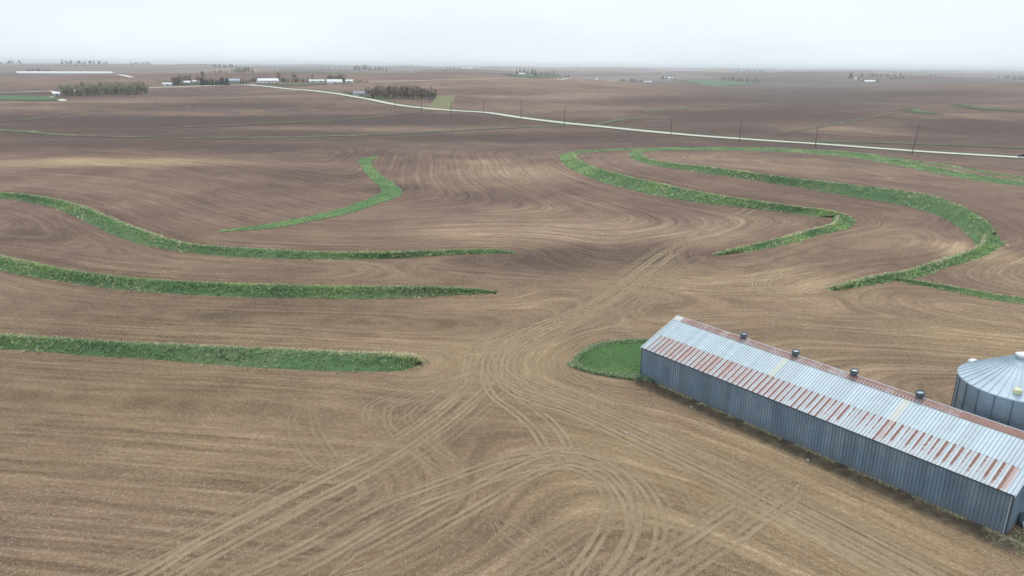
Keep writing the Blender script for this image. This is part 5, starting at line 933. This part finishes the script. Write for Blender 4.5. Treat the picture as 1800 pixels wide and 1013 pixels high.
MB().lathe([(0.62, zi - 0.05), (0.60, zi + 0.16), (0.74, zi + 0.18), (0.74, zi + 0.24), (0.30, zi + 0.42), (0.02, zi + 0.46)], 24).obj('roof_cap', M_WHITE, grain, True)
M_YCAP = plain('yellowed_white_lid', (0.66, 0.66, 0.42), 0.5)
rh_ = gr - 0.75; zh = zo + (zi - zo) * (ro - rh_) / (ro - ri)
ht = MB().lathe([(0.36, -0.1), (0.36, 0.16), (0.40, 0.18), (0.30, 0.30), (0.02, 0.36)], 18).obj('roof_hatch', M_YCAP, grain, True)
ht.location = (rh_ * math.cos(0.03), rh_ * math.sin(0.03), zh)
v_ = MB().box(-0.45, 0.45, -0.22, 0.22, 0, 0.16).obj('roof_vent', M_WHITE, grain); v_.location = ((gr - 0.55) * math.cos(-1.95), (gr - 0.55) * math.sin(-1.95), zh + 0.02); v_.rotation_euler = (0, 0, -1.95 + math.pi / 2)

# ------------------------------------------------------------------ weeds and oddments by the shed
u_ = rng.uniform(-0.5, BL + 5, 2200); v2 = -np.abs(rng.normal(0.03, 0.20, 2200)) - 0.05
keep = np.sin(u_ * 1.7) * np.sin(u_ * 0.53 + 1) > -0.45
u_, v2 = u_[keep], v2[keep]
q_ = np.array([BX, BY]) + u_[:, None] * bax + v2[:, None] * bno
o = tufts('dry_weeds', np.column_stack([q_, ground_z(q_[:, 0], q_[:, 1])]), 70, None, np.full(len(q_), 0.92), 0.14, 0.03, 4)
tag(o, 'dry straw weeds along the foot of the long shed', 'weeds', None, 'stuff')
q_ = np.array([BX, BY]) + rng.uniform(BL - 1, BL + 9, 1500)[:, None] * bax + rng.normal(0.5, 1.1, 1500)[:, None] * bno
w_ = (q_ - np.array([BX, BY])); ok = ((w_ @ bax) > BL + 0.2) | ((w_ @ bno) < -0.1)
q_ = q_[ok]
o = tufts('rough_grass', np.column_stack([q_, ground_z(q_[:, 0], q_[:, 1])]), 60, None, np.full(len(q_), 0.75), 0.14, 0.03, 4)
tag(o, 'rough straw and grass at the right corner of the shed', 'grass', None, 'stuff')
q_ = np.array([BX, BY]) + rng.uniform(-1, BL, 3000)[:, None] * bax + (W2 + np.abs(rng.normal(0.3, 1.0, 3000)))[:, None] * bno
o = tufts('green_weeds', np.column_stack([q_, ground_z(q_[:, 0], q_[:, 1])]), 90, None, np.full(len(q_), 0.2), 0.22, 0.05, 4)
tag(o, 'green weeds growing behind the long shed', 'weeds', None, 'stuff')
M_WOOD = plain('weathered_wood', (0.26, 0.245, 0.22), 0.9, 0, 0.25)
jx, jy = np.array([BX, BY]) + bax * (BL + 1.6) + bno * 1.9
gate = empty('metal_gate', (jx, jy, float(ground_z(jx, jy))), BA + 1.35)
tag(gate, 'grey tube gate leaning by the right end of the shed', 'gate')
fr = MB()
for a_, b_ in (((-1.4, 0, 0.05), (-1.4, 0.5, 1.35)), ((1.4, 0, 0.05), (1.4, 0.5, 1.35)), ((-1.4, 0, 0.05), (1.4, 0, 0.05)), ((-1.4, 0.5, 1.35), (1.4, 0.5, 1.35))): fr.tube([a_, b_], [0.035, 0.035], 6)
fr.obj('frame', M_PALEGALV, gate)
for t in (0.25, 0.5, 0.75): MB().tube([(-1.4, 0.5 * t, 0.05 + 1.3 * t), (1.4, 0.5 * t, 0.05 + 1.3 * t)], [0.025, 0.025], 6).obj('rail', M_PALEGALV, gate)
tk = empty('steel_drum', (jx - 0.2, jy + 1.3, float(ground_z(jx, jy)))); tag(tk, 'dark steel drum standing behind the leaning gate', 'drum')
MB().lathe([(0.01, 0), (0.40, 0), (0.40, 0.4), (0.42, 0.42), (0.40, 0.44), (0.40, 0.95), (0.01, 0.95)], 18).obj('body', M_DARK, tk, True)
MB().lathe([(0.41, 0.94), (0.42, 0.98), (0.38, 0.98), (0.38, 0.95)], 18).obj('rim', M_TRIM, tk, True)
M_STONE = plain('pale_stone', (0.48, 0.45, 0.42), 0.9)
for i, (sx, sy) in enumerate(STONES):
    m = MB().lathe([(0.01, -0.05), (0.13, 0.0), (0.15, 0.07), (0.09, 0.14), (0.01, 0.15)], 8)
    m.v = [(a + rng.uniform(-.03, .03), b + rng.uniform(-.03, .03), c + rng.uniform(-.02, .02)) for a, b, c in m.v]
    o = m.obj('stone', M_STONE, None, True); o.location = (sx, sy, float(ground_z(sx, sy)))
    tag(o, ['pale stone on the soil near the left end of the shed', 'white stone on the soil by the middle of the shed', 'small stone beside the tracks below the grass plot', 'small stone in the field left of the crossing tracks'][i], 'stone', 'loose stones in the field')

# ------------------------------------------------------------------ utility poles
M_POLE = plain('dark_pole_wood', (0.095, 0.08, 0.068), 0.9)
M_INS = plain('insulator_glass', (0.25, 0.27, 0.28), 0.4)
road_ = smooth_line(LINES['road'], 10)
ORD = ['leftmost utility pole along the gravel road, near the grove', 'second utility pole from the left, by the road', 'third utility pole from the left, at the yellow strip', 'fourth utility pole from the left, where the road dips', 'fifth utility pole from the left, standing tall at the road',
       'sixth utility pole from the left, in the middle of the view', 'fourth utility pole from the right, above the looping terraces', 'short third utility pole from the right, beside the road', 'second utility pole from the right', 'rightmost and largest utility pole, leaning slightly']
for i, (px_, py_, ph_) in enumerate(POLES):
    k_ = np.argmin(np.hypot(road_[:, 0] - px_, road_[:, 1] - py_)); k_ = min(k_, len(road_) - 2)
    d_ = road_[k_ + 1] - road_[k_]; an = math.atan2(d_[1], d_[0])
    r0 = empty('utility_pole', (px_, py_, float(ground_z(px_, py_))), an + math.pi / 2)
    tag(r0, ORD[i], 'utility pole', 'utility poles along the gravel road')
    ph_ = max(9.5, ph_)
    MB().tube([(0, 0, -0.5), (0, 0, ph_ * 0.5), (0, 0, ph_)], [0.17, 0.15, 0.11], 8).obj('pole', M_POLE, r0, True)
    c_ = MB().box(-1.1, 1.1, -0.17, -0.07, ph_ - 1.0, ph_ - 0.86).obj('crossarm', M_POLE, r0)
    for xx in (-0.95, 0.95): MB().lathe([(0.05, ph_ - 0.86), (0.09, ph_ - 0.80), (0.07, ph_ - 0.70), (0.01, ph_ - 0.66)], 8, xx, -0.12).obj('insulator', M_INS, c_, True)
    if i == 9:
        r0.rotation_euler[0] = 0.0; r0.rotation_euler = (0.0, 0.075, 0.0)
        MB().lathe([(0.02, ph_ * 0.60), (0.26, ph_ * 0.60), (0.26, ph_ * 0.60 + 0.8), (0.02, ph_ * 0.60 + 0.85)], 10, 0.0, -0.42).obj('transformer', M_INS, r0, True)

# ------------------------------------------------------------------ car on the road
k_ = np.argmin(np.hypot(road_[:, 0] - CAR[0], road_[:, 1] - CAR[1])); d_ = road_[k_ + 1] - road_[k_]
cp_ = road_[k_]
car = empty('car', (float(cp_[0]), float(cp_[1]), float(ground_z(cp_[0], cp_[1])) + 0.24), math.atan2(d_[1], d_[0]))
tag(car, 'dark car on the gravel road at the right edge', 'car')
M_CAR = plain('dark_car_paint', (0.025, 0.027, 0.032), 0.25, 0.2, 0.05); M_GLASS = plain('dark_glass', (0.03, 0.035, 0.04), 0.1); M_TYRE = plain('tyre_rubber', (0.02, 0.02, 0.02), 0.9); M_LIGHT = plain('lamp_lens', (0.7, 0.7, 0.65), 0.2); M_RED = plain('tail_lamp_red', (0.4, 0.02, 0.02), 0.3)
prof = [(-2.3, 0.35), (-2.35, 0.75), (-2.15, 0.95), (-1.55, 1.02), (-0.85, 1.46), (0.65, 1.48), (1.35, 1.02), (2.15, 0.88), (2.35, 0.62), (2.3, 0.35)]
n_ = len(prof); V = []
for yy, sc in ((-0.9, 1), (0.9, 1)): V += [(x, yy * (0.80 if z > 1.1 else 1), z) for x, z in prof]
MB().add(V, [tuple(range(n_ - 1, -1, -1)), tuple(range(n_, 2 * n_))] + [(i, (i + 1) % n_, n_ + (i + 1) % n_, n_ + i) for i in range(n_)]).obj('body', M_CAR, car)
for sgn in (-1, 1):
    MB().add([(-1.35, sgn * 0.905, 1.04), (1.15, sgn * 0.905, 1.04), (0.6, sgn * 0.745, 1.42), (-0.8, sgn * 0.745, 1.41)], [(0, 1, 2, 3) if sgn < 0 else (3, 2, 1, 0)]).obj('window', M_GLASS, car)
    MB().box(2.30, 2.37, sgn * 0.65 - 0.16, sgn * 0.65 + 0.16, 0.62, 0.76).obj('headlight', M_LIGHT, car)
    MB().box(-2.38, -2.31, sgn * 0.68 - 0.14, sgn * 0.68 + 0.14, 0.70, 0.86).obj('tail_light', M_RED, car)
    for xx in (-1.4, 1.4):
        t_ = MB().tube([(xx, sgn * 0.74, 0.33), (xx, sgn * 0.94, 0.33)], [0.33, 0.33], 14).obj('wheel', M_TYRE, car)
        MB().tube([(xx, sgn * 0.93, 0.33), (xx, sgn * 0.955, 0.33)], [0.20, 0.19], 12).obj('rim', M_PALEGALV, t_)

# ------------------------------------------------------------------ trees
def bark(name, c): return plain(name, c, 0.95, 0, 0.2, 1.0, 0.1)
M_BARK = bark('grey_bark', (0.10, 0.085, 0.072))
def leafm(name, c0, c1):
    k = NT(name); w = k.geo(); n = k.noise(w, 0.5, 4, 0.7); o = k.rnd()
    c = k.mix(k.rng(n, 0.3, 0.7), c0, c1)
    leaf_shader(k, k.scale_col(c, k.rng(o, 0, 1, 0.8, 1.2)), None, 0.6); return k.m
LEAF = {'grey': leafm('bare_twigs', (0.15, 0.125, 0.108), (0.205, 0.172, 0.145)), 'olive': leafm('budding_twigs', (0.155, 0.155, 0.098), (0.21, 0.205, 0.125)), 'pine': leafm('dark_needles', (0.026, 0.044, 0.042), (0.042, 0.065, 0.056)),
        'poplar': leafm('poplar_twigs', (0.08, 0.068, 0.058), (0.11, 0.09, 0.075)), 'blue': leafm('far_tree_twigs', (0.07, 0.07, 0.062), (0.10, 0.096, 0.08))}
def tree_meshes(kind, seed):
    r = np.random.RandomState(seed); t = MB(); c = MB()
    if kind == 'pine':
        t.tube([(0, 0, -0.3), (0, 0, 9.2)], [0.22, 0.04], 6)
        for i in range(330):
            z = 0.6 + 9.3 * r.uniform() ** 1.25; rad = 2.1 * (1 - z / 10.2) ** 0.8 * r.uniform(0.45, 1.12) + 0.05; a = r.uniform(0, 6.283)
            p = Vector((rad * math.cos(a), rad * math.sin(a), z)); w = 0.42 * r.uniform(0.6, 1.2)
            tg = Vector((-math.sin(a), math.cos(a), 0)) * w; dn = Vector((math.cos(a) * 0.55, math.sin(a) * 0.55, -0.75 * r.uniform(0.5, 1.2)))
            c.add([p - tg - Vector((math.cos(a), math.sin(a), 0)) * 0.3, p + tg, p + dn], [(0, 1, 2)])
        return t, c
    wid, base, n = {'poplar': (1.1, 1.0, 260)}.get(kind, (3.4 + r.uniform(-.5, .6), 0.5, 680))
    t.tube([(0, 0, -0.4), (r.uniform(-.1, .1), 0, 2.0), (r.uniform(-.3, .3), r.uniform(-.3, .3), 5.0)], [0.30, 0.24, 0.13], 6)
    lumps = []
    for i in range(12):
        a = r.uniform(0, 6.283); rr = wid * r.uniform(0.25, 0.72); z = r.uniform(base + 0.8, 8.6); rr *= math.sqrt(max(0.12, 1 - ((z - 5.2) / 4.6) ** 2))
        e = Vector((rr * math.cos(a), rr * math.sin(a), z)); lumps.append((e, r.uniform(0.9, 1.7) * wid / 3.4))
        z0 = r.uniform(1.6, 4.5)
        t.tube([(0, 0, z0), ((e.x * 0.45), (e.y * 0.45), z0 + (z - z0) * 0.5), e], [0.13, 0.09, 0.03], 5, False)
    for i in range(n):
        e, s = lumps[r.randint(len(lumps))]
        d = Vector(r.normal(0, 1, 3)); d.normalize(); p = e + d * s * r.uniform(0.2, 1.25); p.z = max(base, p.z)
        q = Vector(r.normal(0, 1, 3)); q.z = abs(q.z) + 0.4; q.normalize(); L_ = r.uniform(0.45, 0.95); sd = q.orthogonal().normalized(); sd.rotate(Matrix.Rotation(r.uniform(0, 6.28), 3, q))
        c.add([p - sd * 0.2, p + sd * 0.2, p + q * L_], [(0, 1, 2)])
    return t, c
PROTO = {}
for kd, ns in (('grey', 4), ('olive', 3), ('pine', 2), ('poplar', 1), ('blue', 4)):
    for s_ in range(ns):
        t, c = tree_meshes('grey' if kd in ('blue', 'olive') else kd, 10 * len(kd) + s_)
        a_ = bpy.data.meshes.new('trunk'); a_.from_pydata(t.v, [], t.f); a_.update(); a_.materials.append(M_BARK)
        b_ = bpy.data.meshes.new('crown'); b_.from_pydata([tuple(q) for q in c.v], [], c.f); b_.update(); b_.materials.append(LEAF[kd])
        PROTO.setdefault(kd, []).append((a_, b_))
TL = {'windbreak': ('deciduous_tree', 'olive budding tree in the windbreak row at far left', 'windbreak row at far left'), 'grove': ('deciduous_tree', 'bare grey tree in the grove beside the low white house', 'grove by the white house'),
 'housepine': ('evergreen_tree', 'small dark evergreen left of the low white house', 'evergreens at the white house'), 'farmwest': ('deciduous_tree', 'bare tree left of the dark evergreen row', 'trees of the western farmyard'),
 'pinerow': ('evergreen_tree', 'dark evergreen in the dense row at the western farmyard', 'evergreen row'), 'lonetall': ('deciduous_tree', 'round bare tree rising behind the evergreen row', None), 'farmback': ('deciduous_tree', 'bare tree in the line behind the farmyard', 'tree line behind the farmyard'),
 'farmmid': ('deciduous_tree', 'rounded bare tree right of the white farmhouse', 'rounded trees by the farmhouse'), 'poplar': ('poplar_tree', 'slim upright tree between the white sheds', None), 'smallpines': ('evergreen_tree', 'small evergreen in the young row by the white farmhouse', 'young evergreen row'),
 'shelter': ('deciduous_tree', 'bare tree behind the largest white shed', 'trees behind the white shed'), 'lowscrub': ('scrub_tree', 'low dark scrub tree right of the white sheds', 'scrub by the sheds'),
 'hillfarm': ('farm_tree', 'tree around the hilltop farm in the far centre', 'trees of the hilltop farm'), 'eastfarm': ('farm_tree', 'small tree among the far sheds right of centre', 'trees of the far sheds'), 'eastpine': ('evergreen_tree', 'dark evergreen behind the sheds left of the green field', 'evergreens at the green field'),
 'eastrow': ('evergreen_tree', 'dark tree in the row above the far green field', 'row above the green field'), 'rightfarm': ('evergreen_tree', 'dark tree of the hazy farmstead far right', 'trees of the far right farmstead'), 'rightrow': ('deciduous_tree', 'hazy tree in the separate row right of the far farmstead', 'separate far right row')}
for q, w in enumerate(('clump at the far left edge', 'clump above the long white shed', 'clump right of the long white shed', 'clump left of the western farmyard', 'clump above the evergreen row', 'thin line above the white farmhouse',
        'thin line above the white sheds', 'thick clump above the grove', 'small clump above the yellow green strip', 'thin line right of the hilltop farm', 'clump right of the far green field', 'small clump beside the tiny pale shed', 'pair right of the separate far right row', 'clump at the far right edge', 'sparse line near the right edge')):
    TL['horizon%d' % q] = ('deciduous_tree', 'hazy tree, horizon ' + w, 'horizon ' + w)
NTH = ['leftmost', 'second from left', 'third from left', 'fourth from left', 'fifth from left', 'sixth from left', 'seventh from left', 'eighth from left', 'ninth from left', 'tenth from left']
runs = {}
for t_ in TREES: runs.setdefault(t_[0], []).append(t_)
for i, (grp, kd, tx, ty, th_) in enumerate(TREES):
    nm, lab, g = TL[grp]
    if 1 < len(runs[grp]) <= 10:
        k_ = sorted(runs[grp], key=lambda t: t[2] / t[3]).index((grp, kd, tx, ty, th_)); lab = lab + ', ' + ('rightmost' if k_ == len(runs[grp]) - 1 else NTH[k_])
    a_, b_ = PROTO[kd][i % len(PROTO[kd])]
    r0 = empty(nm, (tx, ty, float(ground_z(tx, ty)) - 0.1), rng.uniform(0, 6.28)); s_ = th_ / 10.0
    r0.scale = (s_ * rng.uniform(0.9, 1.25), s_ * rng.uniform(0.9, 1.25), s_)
    tag(r0, lab, 'tree', g)
    link('trunk', a_, None, r0); link('crown', b_, None, r0)

# ------------------------------------------------------------------ far farm buildings
M_BW = plain('white_siding', (0.74, 0.75, 0.76), 0.7, 0, 0.05); M_BR = plain('white_roof_metal', (0.70, 0.73, 0.75), 0.5, 0, 0.05); M_GREYROOF = plain('grey_roof', (0.30, 0.31, 0.33), 0.7, 0, 0.1)
M_DKWALL = plain('dark_siding', (0.10, 0.085, 0.085), 0.8, 0, 0.1); M_BLUEROOF = plain('blue_grey_roof', (0.38, 0.47, 0.55), 0.6, 0, 0.1); M_DOOR = plain('grey_door', (0.28, 0.29, 0.30), 0.7)
BLD = {'hog_barn_long': ('livestock_shed', 'very long low white livestock shed at far left', 3), 'hog_barn_far': ('livestock_shed', 'smaller long white shed on the horizon at far left', 3), 'white_tank_shed': ('small_shed', 'small white shed at the left end of the windbreak', 0), 'white_trailer': ('small_shed', 'low white shed half hidden in the windbreak', 0),
 'long_feeder': ('small_shed', 'low white shed on the lane left of the western farmyard', 0), 'farm_house_west': ('farm_house', 'pale house among the bare trees of the western farmyard', 1), 'farm_shed_west': ('small_shed', 'low pale shed left of the evergreen row', 0), 'blue_shed': ('farm_building', 'blue grey farm building right of the evergreen row', 4),
 'dark_shed': ('farm_building', 'dark farm building with flat-looking roof behind the farmhouse', 2), 'white_house': ('farm_house', 'white farmhouse at the bend of the far road', 1), 'white_shed_a': ('farm_building', 'small white shed at the foot of the slim tree', 0), 'white_shed_b': ('farm_building', 'low white shed between the slim tree and the largest shed', 0),
 'white_shed_c': ('farm_building', 'largest white shed in front of the bare trees', 0), 'white_shed_d': ('farm_building', 'rightmost white shed of the row of sheds', 0), 'white_ranch_house': ('farm_house', 'low white house with grey roof beside the grove', 1), 'far_shed_a': ('far_shed', 'left of two tiny white sheds on the far horizon', 0), 'far_shed_b': ('far_shed', 'right of two tiny white sheds on the far horizon', 0),
 'far_silo': ('far_silo', 'tiny white silo on the far plain left of centre', 5), 'far_shed_c': ('far_shed', 'left tiny white shed on the horizon near centre', 0), 'far_shed_d': ('far_shed', 'right tiny white shed on the horizon near centre', 0), 'hill_shed_a': ('far_shed', 'white shed in the green field below the hilltop farm', 0), 'hill_shed_b': ('far_shed', 'leftmost shed of the hilltop farm', 0),
 'hill_shed_c': ('far_shed', 'middle shed of the hilltop farm', 0), 'hill_shed_d': ('far_shed', 'rightmost shed of the hilltop farm', 0), 'east_shed_a': ('far_shed', 'bright white shed right of the hilltop farm', 0), 'east_shed_b': ('far_shed', 'small white shed beside the bright white one', 0), 'east_shed_c': ('far_shed', 'low pale shed right of the small far trees', 4),
 'east_shed_d': ('far_shed', 'pale green shed at the corner of the green field', 4), 'east_shed_e': ('far_shed', 'white shed under the evergreens by the green field', 0), 'east_silo': ('far_silo', 'tiny silo above the sheds right of centre', 5), 'church': ('far_tower', 'tiny tower on the horizon right of centre', 5), 'right_shed_a': ('far_silo', 'pale silo of the far right farmstead', 5), 'right_shed_b': ('far_shed', 'white shed of the far right farmstead', 0), 'town_shed': ('far_shed', 'tiny pale shed among the right horizon trees', 0)}
for key, bx_, by_, bw, bh in BUILDINGS:
    nm, lab, st = BLD[key]
    ang = math.atan2(by_, bx_) - math.pi / 2 + {'white_house': 0.25, 'white_ranch_house': -0.2, 'white_shed_c': 0.1}.get(key, 0.0)
    r0 = empty(nm, (bx_, by_, float(ground_z(bx_, by_)) - 0.1), ang); tag(r0, lab, 'silo' if st == 5 else 'house' if st == 1 else 'shed' if nm != 'farm_building' else 'farm building')
    if st == 5:
        r = max(1.6, bw / 2); h = max(bh, 9)
        MB().lathe([(r, -0.5), (r, h * 0.86)], 14).obj('wall', M_BW, r0, True); MB().lathe([(r * 1.04, h * 0.86), (r * 0.7, h * 0.95), (0.02, h)], 14).obj('roof', M_GREYROOF if key == 'church' else M_BR, r0, True)
        continue
    dp = min(max(7.0, bw * 0.45), 14.0); hw = max(2.2, bh * 0.52); hr = max(hw + 1.4, bh); x = bw / 2; y = dp / 2; e = 0.4
    wm = {2: M_DKWALL, 4: M_BLUEROOF}.get(st, M_BW); rm = {1: M_GREYROOF if key == 'white_ranch_house' else M_BR, 2: M_DKWALL, 4: M_BLUEROOF}.get(st, M_BR)
    MB().add([(-x, -y, -0.5), (x, -y, -0.5), (x, y, -0.5), (-x, y, -0.5), (-x, -y, hw), (x, -y, hw), (x, y, hw), (-x, y, hw), (-x, 0, hr - 0.1), (x, 0, hr - 0.1)],
             [(0, 1, 5, 4), (1, 2, 6, 9, 5), (2, 3, 7, 6), (3, 0, 4, 8, 7)]).obj('wall', wm, r0)
    sl = (hr - hw) / y; z0 = hw - sl * e
    rf = MB().add([(-x - e, -y - e, z0), (x + e, -y - e, z0), (x + e, 0, hr), (-x - e, 0, hr), (x + e, y + e, z0), (-x - e, y + e, z0), (-x - e, -y - e, z0 + 0.2), (x + e, -y - e, z0 + 0.2), (x + e, 0, hr + 0.2), (-x - e, 0, hr + 0.2), (x + e, y + e, z0 + 0.2), (-x - e, y + e, z0 + 0.2)],
             [(0, 3, 2, 1), (3, 5, 4, 2), (6, 7, 8, 9), (9, 8, 10, 11), (0, 1, 7, 6), (4, 5, 11, 10), (0, 6, 9, 3), (3, 9, 11, 5), (1, 2, 8, 7), (2, 4, 10, 8)]).obj('roof', rm, r0)
    MB().box(-1.2, 1.2, -y - 0.06, -y + 0.02, 0, min(2.1, hw - 0.2)).obj('door', M_DOOR, r0)
    if st == 1:
        MB().box(-0.5, 0.5, 0.3, 1.1, hr - 0.8, hr + 1.0).obj('chimney', M_DKWALL, rf)
        for xx in (-0.7, -0.35, 0.35, 0.7): MB().box(xx * x - 0.6, xx * x + 0.6, -y - 0.05, -y + 0.02, 0.9, min(2.1, hw - 0.25)).obj('window', M_GLASS, r0)
    if st == 3:
        nwin = int(bw / 12)
        for q in range(nwin):
            xx = -x + (q + 0.5) * bw / nwin
            MB().box(xx - 4.2, xx + 4.2, -y - 0.05, -y + 0.02, 0.9, 1.7).obj('curtain_window', M_DOOR, r0)

# ------------------------------------------------------------------ hazy air
zt = max(float(GZ.max()), CAM_H) + 27.0; zb = float(GZ.min()) - 1.5
hz = MB().box(-33000, 33000, -6000, 36000, zb, zt).obj('haze', None)
hm = bpy.data.materials.new('pale_haze'); hm.use_nodes = True; hm.node_tree.nodes.clear()
ho = hm.node_tree.nodes.new('ShaderNodeOutputMaterial'); hv = hm.node_tree.nodes.new('ShaderNodeVolumePrincipled')
hv.inputs['Color'].default_value = (0.90, 0.955, 1.0, 1); hv.inputs['Density'].default_value = HAZE_DENSITY; hv.inputs['Anisotropy'].default_value = 0.2
hm.node_tree.links.new(hv.outputs[0], ho.inputs['Volume']); hz.data.materials.append(hm)
hz['kind'] = 'stuff'; hz['label'] = 'pale blue haze over the far land'
